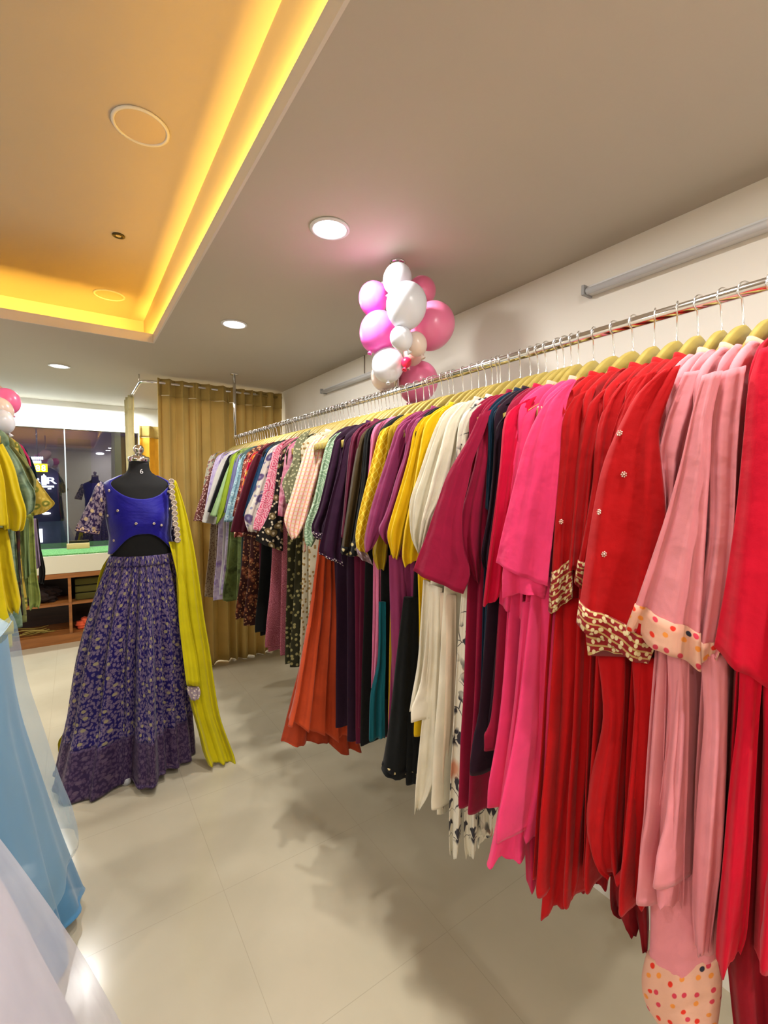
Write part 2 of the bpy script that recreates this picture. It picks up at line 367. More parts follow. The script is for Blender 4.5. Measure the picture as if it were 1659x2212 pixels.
# wooden shelf unit
sh = thing('shelf_unit', 'open brown wooden shelf unit under the cream window ledge', 'shelf', (-.6, 5.5, 0))
obj('top_board', B(-2.1, .5, 5.325, 5.8, .64, .688), WOOD, sh, False)
obj('base_plinth', B(-2.1, .5, 5.33, 5.8, 0, .09), WOOD, sh, False)
obj('back_panel', B(-2.1, .5, 5.78, 5.8, .09, .64), wood_mat('dark_wood', '#2a1a10', '#3a2416'), sh, False)
for x in (-2.1, -1.1, -.075, .475): obj('upright', B(x, x + .025, 5.335, 5.78, .09, .64), WOOD, sh, False)
for a, b_ in ((-2.075, -1.1), (-1.075, -.075), (-.05, .475)): obj('shelf_board', B(a, b_, 5.345, 5.78, .37, .392), WOOD, sh, False)
def bundle(name, x, y, z, sx, sy, sz, m, lab, cat, seed, group=None, tw=1):
    rd = random.Random(seed); bm = bmesh.new(); bmesh.ops.create_icosphere(bm, subdivisions=4, radius=1)
    ph = [rd.uniform(0, 6) for _ in range(6)]
    for v in bm.verts:
        p = v.co.copy(); f = 1 + .14 * tw * math.sin(7 * p.x + ph[0] + 3 * p.z) + .1 * tw * math.sin(11 * p.y + ph[1] + 5 * p.x) + .08 * tw * math.sin(15 * p.z + ph[2])
        v.co = Vector((x + p.x * sx * f, y + p.y * sy * f, z + sz * (max(-.72, p.z * f) + .72)))
    return tag(obj(name, bm, m), lab, cat, group)
bundle('cloth_bundle', .08, 5.47, .091, .09, .07, .06, fabric('#c8402a', 'tiedye', '#e0603a', '#8f2018'), 'crumpled red orange cloth bundle on the lower right shelf', 'cloth', 3)
YEL = fabric('#8f8420', 'lattice', '#2a2a16')
for k_ in range(3):
    bx = B(-.02, .30, 5.40, 5.70, .394 + k_ * .075, .394 + k_ * .075 + .066, bev=.012)
    tag(obj('folded_cloth_packet', bx, fabric('#4a4418', 'checks', '#1c1a0e', '#38340f', .12)), ['lowest', 'middle', 'topmost'][k_] + ' of three yellow black folded cloth packets on the upper right shelf', 'cloth', 'folded packets stacked on the shelf')
for k_, (xa, xb) in enumerate(((-.52, -.12), (-.98, -.56))):
    bundle('dark_cloth_heap', (xa + xb) / 2, 5.55, .393, .17, .15, .09, fabric('#2a1c18', 'plain'), ('dark brown cloth heap on the upper shelf left of the upright', 'second dark cloth heap farther left on the upper shelf')[k_], 'cloth', 20 + k_)
STK = mat('dry_twig', '#8d7a35', .8)
rd = random.Random(5)
for k_ in range(9):
    bm = bmesh.new(); x0 = -.48 + rd.uniform(-.06, .1); y0 = 5.40 + rd.uniform(0, .12); an = rd.uniform(-.5, .5); ln = rd.uniform(.14, .3); zz = .1 + .006 * k_
    pts = [(x0 + ln * t_ * math.cos(an), y0 + .4 * ln * t_ * math.sin(an) , zz + .012 * math.sin(5 * t_ + k_)) for t_ in (0, .25, .5, .75, 1)]
    tube(bm, pts, [.004, .006, .006, .005, .003], 8)
    tag(obj('dry_twig', bm, STK), 'yellow brown dry twig strip lying on the lower left shelf', 'twig', 'dry twigs on the lower shelf')
tag(obj('wooden_block', B(-.08, .12, 5.70, 5.74, .875, .93, bev=.003), mat('pale_block', '#c9ae78', .6)), 'small pale wooden block on the green turf against the glass', 'block')
# tube fittings of the window
def batten(name, a, b_, y, z, on, lab, wall=None, cat='tube light'):
    t = thing(name, lab, cat, ((a + b_) / 2, y, z))
    obj('housing', B(a, b_, y - .018, y + .018, z, z + .02, bev=.004), WHITEP, t, False)
    bm = bmesh.new(); tube(bm, [(a + .012, y, z - .012), (b_ - .012, y, z - .012)], .013, 14)
    obj('glowing_tube', bm, emit('tube_on', '#eef6ff', 14), t)
batten('tube_light', -2.0, -.75, 5.80, 2.20, True, 'long glowing white tube light over the left window pane')
batten('tube_light', -.72, .0, 5.80, 2.20, True, 'glowing white tube light ending above the glass joint of the window')
batten('tube_light', .32, .60, 5.80, 2.19, True, 'short glowing white tube light beside the cream side curtain')
# recessed downlights
LENS = emit('downlight_lens', '#f4f6ff', 9)
DLL = ['lit round white downlight above the rack, nearest of the ceiling row', 'lit round white downlight between the cove corner and the curtain', 'lit round white downlight before the display window']
def downlight(x, y, z, r, lab, on=True, name='downlight', lens=None):
    t = thing(name, lab, 'ceiling light', (x, y, z))
    bm = bmesh.new(); lathe(bm, [(r + .0, 0), (r + .012, -.001), (r + .012, -.005), (r + .004, -.008), (r, -.006), (r, 0)], x, y, 40, z0=z); obj('trim_ring', bm, WHITEP, t)
    bm = bmesh.new(); lathe(bm, [(0, -.004), (r * .6, -.0045), (r, -.003)], x, y, 40, z0=z); obj('lens', bm, lens or LENS, t)
for i, (x, y) in enumerate(DOWNLIGHTS):
    if i < 3: downlight(x, y, H, .055, DLL[i])
    else: downlight(x, y, H, .055, ('lit white downlight above the rack, nearest the viewer', 'added unseen fill downlight right behind the viewer over the rack side', 'lit white downlight at left of the viewer past the recess', 'lit white downlight at left past the recess, second row', 'lit white downlight at left past the recess, third row', 'lit white downlight at far left before the display window', 'added unseen fill downlight farthest behind the viewer on the rack side', 'added unseen fill downlight behind the viewer on the left side')[i - 3], True)
OFFL = mat('unlit_diffuser', '#c4b49c', .5)
downlight(.240, 1.939, HU, .084, 'large unlit round panel light in the recess, nearest one', False, 'panel_light', OFFL)
downlight(.240, 3.729, HU, .084, 'unlit round panel light in the recess by the far cove corner', False, 'panel_light', OFFL)
t = thing('spot_fitting', 'tiny dark ring spotlight fitting in the ceiling recess', 'ceiling light', (.231, 2.824, HU))
bm = bmesh.new(); lathe(bm, [(.014, 0), (.030, -.002), (.030, -.006), (.020, -.009), (.014, -.004)], .231, 2.824, 28, z0=HU); obj('bezel', bm, mat('dark_brass', '#4a3f1c', .4, .6), t)
bm = bmesh.new(); lathe(bm, [(0, -.004), (.013, -.005)], .231, 2.824, 20, z0=HU); obj('bulb', bm, mat('spot_lens', '#d8c890', .3), t)

# unlit tube battens on the right wall
def wall_batten(y0, y1, z, lab):
    t = thing('wall_tube_batten', lab, 'tube light', (WX, (y0 + y1) / 2, z))
    obj('housing', B(WX - .035, WX, y0, y1, z + .004, z + .032, bev=.004), WHITEP, t, False)
    bm = bmesh.new(); tube(bm, [(WX - .042, y0 + .01, z + .010), (WX - .042, y1 - .01, z + .010)], .011, 16); obj('unlit_tube', bm, FROST, t)
    for y in (y0, y1): obj('end_cap', B(WX - .055, WX, y - .006, y + .006, z - .002, z + .034, bev=.003), mat('cap', '#9a9a9a', .4), t, False)
wall_batten(-.2, 1.0, 2.258, 'long unlit grey tube batten on the right wall above the nearest hangers')
wall_batten(2.05, 3.15, 2.25, 'unlit grey tube batten on the right wall behind the balloons, toward the curtain')
bm = bmesh.new(); tube(bm, [(WX - .004, 2.6, H), (WX - .004, 2.6, 2.3), (WX - .004, 2.58, 2.285)], .003, 8)
tag(obj('lamp_cable', bm, mat('cable_grey', '#8c8478', .6)), 'thin cable running down the wall to the far tube batten', 'cable')

# ------------------------------------------------------------------ curtains and rods
def curtain(name, p0, p1, z0, z1, folds, m, mh, lab, amp=.035, header=.13, seed=1, flare=.0):
    rd = random.Random(seed); p0 = Vector(p0); p1 = Vector(p1); d = p1 - p0; nr = Vector((-d.y, d.x)).normalized(); Lg = d.length
    n = int(folds * 14); ph = [rd.uniform(-.6, .6) for _ in range(int(folds) + 3)]
    t = thing(name, lab, 'curtain', ((p0.x + p1.x) / 2, (p0.y + p1.y) / 2, z1))
    def sheet(za, zb, nz, off=0):
        bm = bmesh.new(); uv = bm.loops.layers.uv.new('UVMap'); g = []
        for j in range(nz + 1):
            z = zb + (za - zb) * j / nz; v = (z1 - z) / (z1 - z0); row = []
            for i in range(n + 1):
                s = i / n; f = s * folds; fi = int(f); pj = ph[fi] * (1 - (f - fi)) + ph[fi + 1] * (f - fi)
                a = 2 * math.pi * f + pj * 2 * (.4 + v)
                sh_ = math.sin(a); sh_ = math.copysign(abs(sh_) ** (.7), sh_)
                y = amp * (.7 + .5 * v) * (sh_ + .25 * math.sin(2.3 * a + pj * 4)) + .012 * math.sin(3 * v + fi)
                sx = s * Lg + .008 * math.sin(a * 2) * (1 + v)
                q = p0 + d.normalized() * sx + nr * (y + off)
                row.append(bm.verts.new((q.x, q.y, z + (.006 * math.sin(a * .5 + pj) if j == nz else 0))))
            g.append(row)
        for j in range(nz):
            for i in range(n):
                f_ = bm.faces.new((g[j][i], g[j][i+1], g[j+1][i+1], g[j+1][i]))
                for lp, (jj, ii) in zip(f_.loops, ((j, i), (j, i+1), (j+1, i+1), (j+1, i))): lp[uv].uv = (ii / n * Lg * 1.8, jj / nz * (zb - za))
        return bm
    o = obj('drape', sheet(z0, z1 - header, 26), m, t); s = o.modifiers.new('s', 'SOLIDIFY'); s.thickness = .003
    o = obj('header_band', sheet(z1 - header, z1, 4), mh, t); s = o.modifiers.new('s', 'SOLIDIFY'); s.thickness = .006
    return t
CUR = fabric('#e0c478', 'plain', sc_=.4, rough=.6, trans=.25); CURH = fabric('#b59a56', 'plain', rough=.7, trans=.05)
CREAMC = fabric('#c9bd8d', 'plain', rough=.6, trans=.3); INN = fabric('#e0a82e', 'plain', rough=.6, trans=.3)
curtain('changing_room_curtain', (.565, 3.98), (1.13, 4.0), .008, 2.385, 5.5, CUR, CURH, 'tall mustard gold curtain beside the mannequin, free left edge of the cubicle', seed=3)
curtain('changing_room_curtain', (1.09, 4.0), (1.60, 4.02), .008, 2.385, 6, CUR, CURH, 'tall mustard gold curtain behind the far end of the rack, against the right wall', seed=5)
curtain('side_curtain', (.45, 4.72), (.46, 5.25), .1, 2.36, 4, CREAMC, CREAMC, 'pale cream curtain gathered at the cubicle side next to the window', amp=.03, seed=8)
curtain('inner_curtain', (.62, 5.76), (1.6, 5.77), .1, 2.21, 8, INN, CURH, 'bright golden lit curtain inside the changing cubicle', amp=.03, seed=9)
t = thing('curtain_rod', 'bent chrome curtain rod of the changing cubicle', 'curtain rod', (.5, 4.0, 2.35))
bm = bmesh.new(); pts = [(1.6, 4.01, 2.352), (1.0, 4.0, 2.352), (.58, 3.985, 2.352)] + [(.53 - .08 * math.sin(a), 4.065 - .08 * math.cos(a), 2.352) for a in (0, .4, .8, 1.2, 1.57)] + [(.45, 4.5, 2.352), (.455, 5.3, 2.352)]
tube(bm, pts, .0125, 14); obj('rod', bm, CHROME, t)
bm = bmesh.new(); tube(bm, [(.447, 4.07, H), (.447, 4.07, 2.352)], .006, 10); obj('hanger_stem', bm, CHROME, t)

# ------------------------------------------------------------------ dressed rack
RXX, RZZ = 1.057, 1.922
rk = thing('clothes_rail', 'long chrome clothes rail hung from the ceiling along the right wall', 'clothes rail', (RXX, 1.4, RZZ))
bm = bmesh.new(); tube(bm, [(RXX, -1.2, RZZ), (RXX, 3.62, RZZ)], .0125, 18); obj('rail', bm, CHROME, rk)
for y in (3.624, 1.46, -.6):
    bm = bmesh.new(); tube(bm, [(RXX, y, H), (RXX, y, RZZ)], .011 if y > 3 else .009, 14); obj('ceiling_post', bm, CHROME, rk)
    bm = bmesh.new(); lathe(bm, [(0, 0), (.03, 0), (.03, -.005), (.012, -.008), (0, -.008)], RXX, y, 20, z0=H); obj('flange', bm, CHROME, rk)
def hook_mesh():
    bm = bmesh.new(); pts = [(0, 0, -.072), (0, 0, -.052), (-.002, .0, -.040)]
    for k_ in range(15):
        a = -1.25 + k_ * (math.pi + 1.05) / 14
        pts.append((.0165 * -math.cos(a) , 0, .0165 * math.sin(a)))
    tube(bm, pts, .0017, 8); me = bpy.data.meshes.new('hook'); bm.to_mesh(me); bm.free(); me.materials.append(STEEL)
    for p in me.polygons: p.use_smooth = True
    return me
def hanger_mesh():
    bm = bmesh.new(); n = 28; rows = []
    for i in range(n + 1):
        s = -1 + 2 * i / n; x = s * .18; a = abs(s)
        top = -.064 - .128 * ((3 * a * a - 2 * a ** 3) * .6 + .4 * a ** 1.3)
        hump = 0
        hgt = .050 - .022 * a + .010 * math.exp(-(a / .16) ** 2); cv = -.004 * a * a
        row = []
        for (dy, dz) in ((-.006, 0), (-.0045, .0), (.0045, .0), (.006, 0)): pass
        prof = [(-.0065, -.004), (-.004, 0), (.004, 0), (.0065, -.004), (.0065, -hgt + .004), (.004, -hgt), (-.004, -hgt), (-.0065, -hgt + .004)]
        row = [bm.verts.new((x, cv + dy, top + dz)) for dy, dz in prof]; rows.append(row)
    for a, b_ in zip(rows, rows[1:]):
        for k_ in range(8): bm.faces.new((a[k_], a[(k_+1) % 8], b_[(k_+1) % 8], b_[k_]))
    bm.faces.new(rows[0]); bm.faces.new(rows[-1]); bmesh.ops.recalc_face_normals(bm, faces=bm.faces)
    me = bpy.data.meshes.new('hanger_arms'); bm.to_mesh(me); bm.free(); me.materials.append(HW)
    for p in me.polygons: p.use_smooth = True
    return me
HK, HM = hook_mesh(), hanger_mesh()
def hanger(x, y, lab, group='wooden hangers on the long rail', rot=None, z=RZZ, flip=False):
    o = thing('wooden_hanger', lab, 'hanger', (x, y, z), group)
    a = bpy.data.objects.new('hook', HK); b_ = bpy.data.objects.new('arms', HM)
    for q in (a, b_): C.objects.link(q); q.parent = o
    r = rot if rot is not None else random.uniform(-.10, .10)
    o.rotation_euler = (0, random.uniform(-.015, .015), r + (math.pi if flip else 0)); a.rotation_euler = (0, 0, random.uniform(-.35, .35)); return o

def anchor_plane(X, Y, az=0.0, push=0.0):
    p = Vector((X, Y, 1.4)); n = Vector((CAM.x - X, CAM.y - Y, 0)).normalized()
    n = Matrix.Rotation(math.radians(az), 3, 'Z') @ n
    return p + n * push, n
def px_rungs(rl, X, Y, az=0, push=0, lean=0):
    p, n = anchor_plane(X, Y, az, push); out = []
    for q in rl:
        out.append((on_plane(q[0], q[1], p, n), on_plane(q[2], q[3], p, n)))
    return out
def V3(x, y, z): return Vector((x, y, z))
GN = [0]; NAMES = []
def kurta(label, Y, m, sleeve=None, body=None, hemz=.72, xh=.79, bm_=None, cuff=None, lower=(), az=0, push=.0, ty=.034, thick=.026, amp=.006, k=1.6, sk='kurta', hang=None, autos=True, slit=1.02, side=-1, RX_=RXX, collar=None, buttons=(), neck=.10, skip_body=False, cat='kurta', group='kurtas on the long rail', hrot=None, right=True, trous=None):
    """one garment on its own hanger: bodice, panels, sleeves (and cuffs, trousers)"""
    GN[0] += 1
    t = thing(sk, label, cat, (RX_, Y, 1.8), group)
    bmm = bm_ or m; xc = RX_; rd = random.Random(GN[0] * 13 + 5)
    w_ = xc - xh
    Yb = Y
    def sym(z, hw, y=Yb): return (V3(xc - hw, y, z), V3(xc + hw, y, z))
    if not skip_body:
        nr = V3(0, -1, 0)
        for sgn, nm in ((-1, 'front_panel'), (1, 'back_panel')):
            fr = sgn < 0; w1 = w_ * rd.uniform(.95, 1.04) - (0 if fr else .035); hz = hemz + rd.uniform(-.03, .03); o = sgn * ty * (.12 if fr else .38); o2 = sgn * ty * (.12 if fr else .42); sh_w = 0 if fr else .012
            rg = [sym(1.799, neck, Yb + o), sym(1.795, neck + .012, Yb + o), sym(1.770, .155, Yb + o), sym(1.732, .197 - sh_w, Yb + o), sym(1.66, .199 - sh_w, Yb + o), sym(1.5, .187 - sh_w, Yb + o), sym(1.3, .185 + (w1 - .185) * .3, Yb + o), sym(slit, .185 + (w1 - .185) * .6, Yb + o * 1.2), sym((slit + hz) / 2, .185 + (w1 - .185) * .85, Yb + o2), sym(hz + .04, w1, Yb + o2), sym(hz, w1, Yb + o2)]
            cloth(nm, rg, bmm, t, thick=ty * (.8 if fr else .4), amp=.004, k=2.6, ph=rd.uniform(0, 6), nv=30, na=40, nrm0=nr, hem=.006)
    if collar:
        bm2 = bmesh.new(); n = 26; rr = []
        for i in range(n):
            a = 2 * math.pi * i / n
            rr.append([V3(xc + (neck + .004) * math.cos(a), Yb + (ty * .55) * math.sin(a), 1.79 + .008 * math.cos(a * 2) - .006), V3(xc + (neck - .004) * math.cos(a), Yb + (ty * .5) * math.sin(a), 1.812 + .006 * math.cos(a * 2) - .008)])
        vs = [[bm2.verts.new(p) for p in q] for q in rr]
        for i in range(n): a_, b_ = vs[i], vs[(i+1) % n]; bm2.faces.new((a_[0], b_[0], b_[1], a_[1]))
        o = obj('collar', bm2, collar, t); s = o.modifiers.new('s', 'SOLIDIFY'); s.thickness = .004
    XS = xc + side * .197
    if sleeve: rg = px_rungs(sleeve, XS, Y, az, push)
    elif autos:
        p = V3(XS, Y, 1.72); n = Vector((CAM.x - XS, CAM.y - Y, 0)).normalized(); u = V3(-n.y, n.x, 0)
        u = u if u.x < 0 else -u
        c = lambda f, dz, wd: (p + u * (f + wd / 2) + n * push + V3(0, 0, dz), p + u * (f - wd / 2) + n * push + V3(0, 0, dz - .012))
        e = rd.uniform(.9, 1.1)
        rg = [c(-.02, .01, .05), c(0, -.07, .085), c(.045 * e, -.22, .095), c(.085 * e, -.36, .1), c(.10 * e, -.43, .105)]
    else: rg = None
    if rg:
        php, pp2 = rd.uniform(0, 6), rd.uniform(0, 6)
        s = cloth('sleeve', rg, m, t, thick=thick, amp=amp, k=k, ph=php, p2=pp2, nv=24, na=40, hem=.002)
        for bx_, by_ in buttons: button(s, t, bx_, by_)
        if cuff: cloth('cuff', rg, cuff[0], t, thick=thick + .008, amp=amp, k=k, ph=php, p2=pp2, nv=24, na=40, hem=.002, part=1 - cuff[1], widen=.0015)
    if right:
        xr = xc - side * .2
        rg = [(V3(xr - side * -.045, Y, 1.71), V3(xr - side * .005, Y, 1.725)), (V3(xr + side * .04, Y, 1.6), V3(xr - side * .03, Y, 1.62)), (V3(xr + side * .04, Y, 1.45), V3(xr - side * .045, Y, 1.45)), (V3(xr + side * .03, Y, 1.3), V3(xr - side * .06, Y, 1.31))]
        cloth('sleeve', rg, m, t, thick=.022, amp=.003, nv=10, na=16)
    for L in lower:
        nm, mm, rl = L[0], L[1], L[2]; o = dict(X=XS, az=0, push=0, thick=.03, amp=.007, k=1.3, hem=.006); o.update(L[3] if len(L) > 3 else {})
        X = o.pop('X'); a_ = o.pop('az'); pu = o.pop('push'); yy = o.pop('Y', Y)
        o.setdefault('ph', rd.uniform(0, 6)); cloth(nm, px_rungs(rl, X, yy, a_, pu), mm, t, nv=26, na=40, **o)
    sn = ' '.join((hang or label).split(',')[0].split()[:12]); NAMES.append((Y, ' '.join(sn.split()[:4]), RX_))
    hanger(RX_, Y, 'wooden hanger holding the ' + sn, rot=hrot)
    return t
def button(s, t, x, y):
    from mathutils.bvhtree import BVHTree
    off = Vector(t['_w']); bv = BVHTree.FromPolygons([v.co + off for v in s.data.vertices], [p.vertices for p in s.data.polygons])
    d = ray(x, y).normalized(); loc, nr, _, _ = bv.ray_cast(CAM, d)
    if loc is None: return
    if nr.dot(d) > 0: nr = -nr
    bm = bmesh.new(); u, v = frame_for(nr); c = loc + nr * .001
    for k_ in range(7):
        a = k_ * math.pi * 2 / 7; bmesh.ops.create_uvsphere(bm, u_segments=8, v_segments=6, radius=.0016, matrix=Matrix.Translation(c + (u * math.cos(a) + v * math.sin(a)) * .0042))
    bmesh.ops.create_uvsphere(bm, u_segments=8, v_segments=6, radius=.0022, matrix=Matrix.Translation(c)); obj('button', bm, BTN, t)
def cuff_band(rg, cuff, thick, amp, k, t):
    n = 41; rs = resample([(a, b) for a, b in rg], n); i0 = int((1 - cuff[1]) * (n - 1)); seg = rs[i0:]
    out = []
    for a, b_ in seg:
        c = (a + b_) / 2; out.append((c + (a - c) * 1.06, c + (b_ - c) * 1.06))
    e = (out[-1][0] - out[-2][0]) * .3
    out[-1] = (out[-1][0] + e, out[-1][1] + e)
    cloth('cuff', out, cuff[0], t, thick=thick + .014 + amp * 1.2, amp=amp * .2, k=k, nv=8, na=40, top_open=False)

CR = fabric('#cc0028'); RED = fabric('#b00006'); LP = fabric('#e08a92', sheen=.12); LPD = fabric('#d7a48c', 'dots', '#e08a3a', '#c8384c', 1.0)
HP = fabric('#e83a70', sheen=.12); E1 = fabric('#cc0038'); ZARI = fabric('#8a1018', 'zari', '#b8985c', '#d8c898', 1.0, .5)
BTN = mat('mirror_button', '#e8c8b8', .25, .6)
NVY = fabric('#06283f'); PLM = fabric('#22081c'); MAR = fabric('#8f0a34'); CRM = fabric('#e2dac4', sheen=.12); YLW = fabric('#e2b808'); MAV = fabric('#88305c')
FLW = fabric('#dcd6c4', 'leaves', '#37353c', '#c98f70', .8); YOC = fabric('#a88a14'); TEAL = fabric('#045864')
YPT = fabric('#cfa612', 'lattice', '#e6cf4a'); PNK = fabric('#c86a8e'); BLK = fabric('#060808'); OLV = fabric('#3f3014'); WIN = fabric('#57082a'); PUR = fabric('#2a0426'); PUR2 = fabric('#240620')
SAG = fabric('#7f9c7c', 'paisley', '#b4c6ac', sc_=1.0); CHK = fabric('#e8cfc0', 'checks', '#e08c88', '#d9b878', .9); OLE = fabric('#77785a', 'speck', '#b7b490')
BLT = fabric('#0c0a0c', 'speck', '#b8a878', sc_=.7); ORG = fabric('#b8421a', sheen=.12); SILV = fabric('#2c0c2c', 'speck', '#c8b8b0', sc_=1.6)
BFL = fabric('#c9c0a4', 'speck', '#8a6c3a', sc_=.7); DOL = fabric('#2e2c16', 'speck', '#8f8758', sc_=.6)
ROSEF = fabric('#b85a7a', 'tiedye', '#d99bae', '#8a2a44'); BFM = fabric('#14100e', 'floral', '#6b5a38', '#cdbfa4', 1.0)
PPA = fabric('#e3a3b0', 'paisley', '#c93a64', sc_=1.1); WFL = fabric('#cfcbc0', 'floral', '#5a4a74', '#8a86a0', .7); CFL = fabric('#c00038', 'floral', '#e07a30', '#e8b850', .8)
RUS = fabric('#8a3a30', 'floral', '#c99a80', '#5a1c18', 1.5); LBL = fabric('#86a8b4', 'floral', '#a9c4c8', '#5f8494', 1.3); PER = fabric('#75749c'); LIM = fabric('#8fa52a'); LIG = fabric('#9dbb86')
LAV = fabric('#b4a2cc', 'tiedye', '#cfc2dc', '#8f78b8'); CFO = fabric('#cfc8b4', 'floral', '#a8675e', '#7f9a94', 1.3); NVB = fabric('#123a5e'); BRN = fabric('#6d3a34', 'speck', '#c9a89a')
LACE = fabric('#9c8a72', 'speck', '#6a5040', sc_=.9); GRN = fabric('#5f6a38', 'tiedye', '#70804a', '#48522c'); DBR = fabric('#3a1814', 'floral', '#7a4028', '#a87a50', 1.2); MAU = fabric('#8a4450', 'paisley', '#a86470', sc_=1.6)

R4 = lambda *a: [tuple(q) for q in a]
# nearest the camera first
kurta('crimson kurta at the right edge of the photo, nearest on the rail', .26, CR, R4((1640,755,1690,745),(1617,830,1725,815),(1605,950,1745,940),(1590,1100,1745,1100),(1568,1250,1750,1280),(1556,1320,1752,1380),(1541,1402,1760,1560)), xh=.84, hemz=.8, collar=CR, push=.012, amp=.008,
      lower=(('front_panel', CR, R4((1598,1440,1650,1440),(1592,1560,1640,1560),(1575,1700,1632,1700),(1562,1850,1625,1850),(1548,2000,1615,2000),(1545,2072,1600,2060)), dict(thick=.04)),
             ('back_panel', CR, R4((1645,1440,1720,1440),(1648,1600,1730,1600),(1640,1800,1730,1800),(1630,2000,1725,2000),(1628,2060,1715,2090)), dict(thick=.04, push=-.01)),
             ('trousers', fabric('#8f0018'), R4((1590,1500,1710,1500),(1580,1800,1710,1800),(1570,2050,1720,2050),(1580,2200,1730,2200),(1605,2420,1740,2420)), dict(push=-.045, thick=.04, amp=.012, k=2.2))))
kurta('light pink kurta just left of the crimson one, third in the pink trio', .30, LP, R4((1556,805,1612,790),(1535,900,1600,890),(1530,1000,1592,1000),(1530,1150,1585,1150),(1508,1300,1572,1300),(1497,1380,1556,1390),(1500,1415,1546,1420)), xh=.85, hemz=.78, cuff=(LPD, .14), collar=LPD,
      lower=(('front_panel', LP, R4((1512,1410,1572,1410),(1520,1550,1572,1550),(1508,1700,1568,1700),(1498,1850,1560,1850),(1494,1960,1545,1970),(1500,2050,1532,2055)), dict(thick=.035)),))
kurta('light pink kurta with the widest dotted cuff, middle of the pink trio', .34, LP, R4((1516,812,1562,800),(1493,900,1540,895),(1470,1000,1535,1000),(1437,1117,1526,1140),(1397,1236,1518,1280),(1373,1305,1512,1370),(1354,1354,1513,1446)), xh=.80, hemz=.86, cuff=(LPD, .17), collar=LPD, push=.03, amp=.007,
      lower=(('front_panel', LP, R4((1440,1400,1490,1420),(1444,1550,1490,1550),(1428,1700,1486,1700),(1412,1820,1480,1830),(1403,1885,1478,1930),(1402,1890,1474,1975)), dict(thick=.035, amp=.01)),
             ('trousers', LP, R4((1402,1880,1545,1880),(1405,1980,1550,1980),(1402,2060,1552,2060),(1392,2110,1555,2110),(1402,2160,1550,2170),(1450,2222,1540,2225)), dict(push=-.03, thick=.05, amp=.003, k=1.2, ph=1, p2=2)),
             ('trouser_hem', LPD, R4((1396,2060,1558,2060),(1386,2112,1561,2112),(1396,2166,1556,2176),(1444,2230,1546,2232)), dict(push=-.028, thick=.066, amp=.003, k=1.2, ph=1, p2=2))))
kurta('light pink kurta first in the pink trio, beside the red ones', .375, LP, R4((1477,806,1522,800),(1442,890,1502,885),(1421,986,1476,980),(1432,1060,1462,1060),(1437,1110,1450,1120)), xh=.80, hemz=.8, collar=LPD,
      lower=(('front_panel', LP, R4((1438,1430,1452,1430),(1432,1600,1452,1600),(1425,1750,1445,1750),(1405,1880,1430,1880)), dict(thick=.03)),))
kurta('red kurta with wide sleeve and broad gold embroidered cuff', .415, RED, R4((1432,800,1470,790),(1376,850,1452,840),(1330,935,1425,925),(1300,1010,1430,1010),(1282,1093,1438,1093),(1268,1180,1438,1180),(1258,1256,1428,1280),(1252,1300,1418,1380),(1246,1345,1400,1432)), xh=.82, hemz=.76, cuff=(ZARI, .1), collar=RED, push=.03, amp=.007, buttons=((1339, 936), (1347, 1025), (1304, 1197), (1295, 1106)),
      lower=(('front_panel', RED, R4((1365,1420,1425,1420),(1372,1600,1432,1600),(1358,1750,1425,1750),(1345,1860,1410,1860),(1328,1888,1398,1942)), dict(thick=.04)),
             ('back_panel', RED, R4((1290,1410,1352,1410),(1302,1550,1348,1550),(1276,1680,1338,1680),(1266,1780,1332,1790),(1282,1850,1335,1870),(1310,1885,1335,1895)), dict(thick=.04, push=-.01)),
             ('trousers', fabric('#76000a'), R4((1320,1860,1400,1860),(1318,1930,1400,1930),(1325,1965,1402,1990),(1350,1985,1400,2035)), dict(push=-.04, thick=.03, amp=.012, k=2))))
kurta('red kurta directly left of the gold cuffed one', .455, RED, R4((1385,812,1420,800),(1352,860,1400,850),(1325,930,1370,920),(1310,1000,1340,1000),(1300,1060,1320,1060)), xh=.83, hemz=.78, collar=RED,
      lower=(('second_cuff', ZARI, R4((1266,1352,1388,1375),(1266,1380,1390,1395),(1270,1409,1388,1411)), dict(thick=.03, push=.02, amp=.002)),))
kurta('red kurta with tiny mirror buttons in the middle of the reds', .50, RED, R4((1340,830,1378,812),(1305,880,1352,865),(1286,950,1340,940),(1280,1040,1322,1040),(1262,1150,1306,1150),(1250,1210,1290,1220),(1242,1250,1276,1298)), xh=.83, hemz=.7, cuff=(ZARI, .16), collar=RED)
kurta('red kurta second from the hot pink sleeves', .545, RED, R4((1298,846,1340,826),(1262,890,1318,880),(1248,980,1290,970),(1240,1060,1280,1060),(1232,1150,1270,1150),(1226,1230,1262,1235)), xh=.83, hemz=.66, collar=RED)
kurta('long red kurta touching the hot pink ones, lowest pointed hem', .59, RED, R4((1240,858,1290,832),(1216,905,1272,895),(1210,980,1262,970),(1200,1100,1240,1100),(1192,1220,1235,1190),(1185,1322,1236,1288)), xh=.80, hemz=.66, cuff=(ZARI, .14), collar=RED, push=.01, buttons=((1213, 1127),),
      lower=(('front_panel', RED, R4((1215,1290,1292,1290),(1215,1450,1294,1450),(1207,1600,1275,1600),(1190,1780,1256,1780),(1175,1900,1250,1880),(1168,1972,1240,1925)), dict(thick=.04, hem=.002)),
             ('back_panel', fabric('#8c0010'), R4((1240,1500,1312,1500),(1250,1700,1320,1700),(1250,1850,1318,1850),(1250,1912,1312,1896)), dict(push=-.04))))
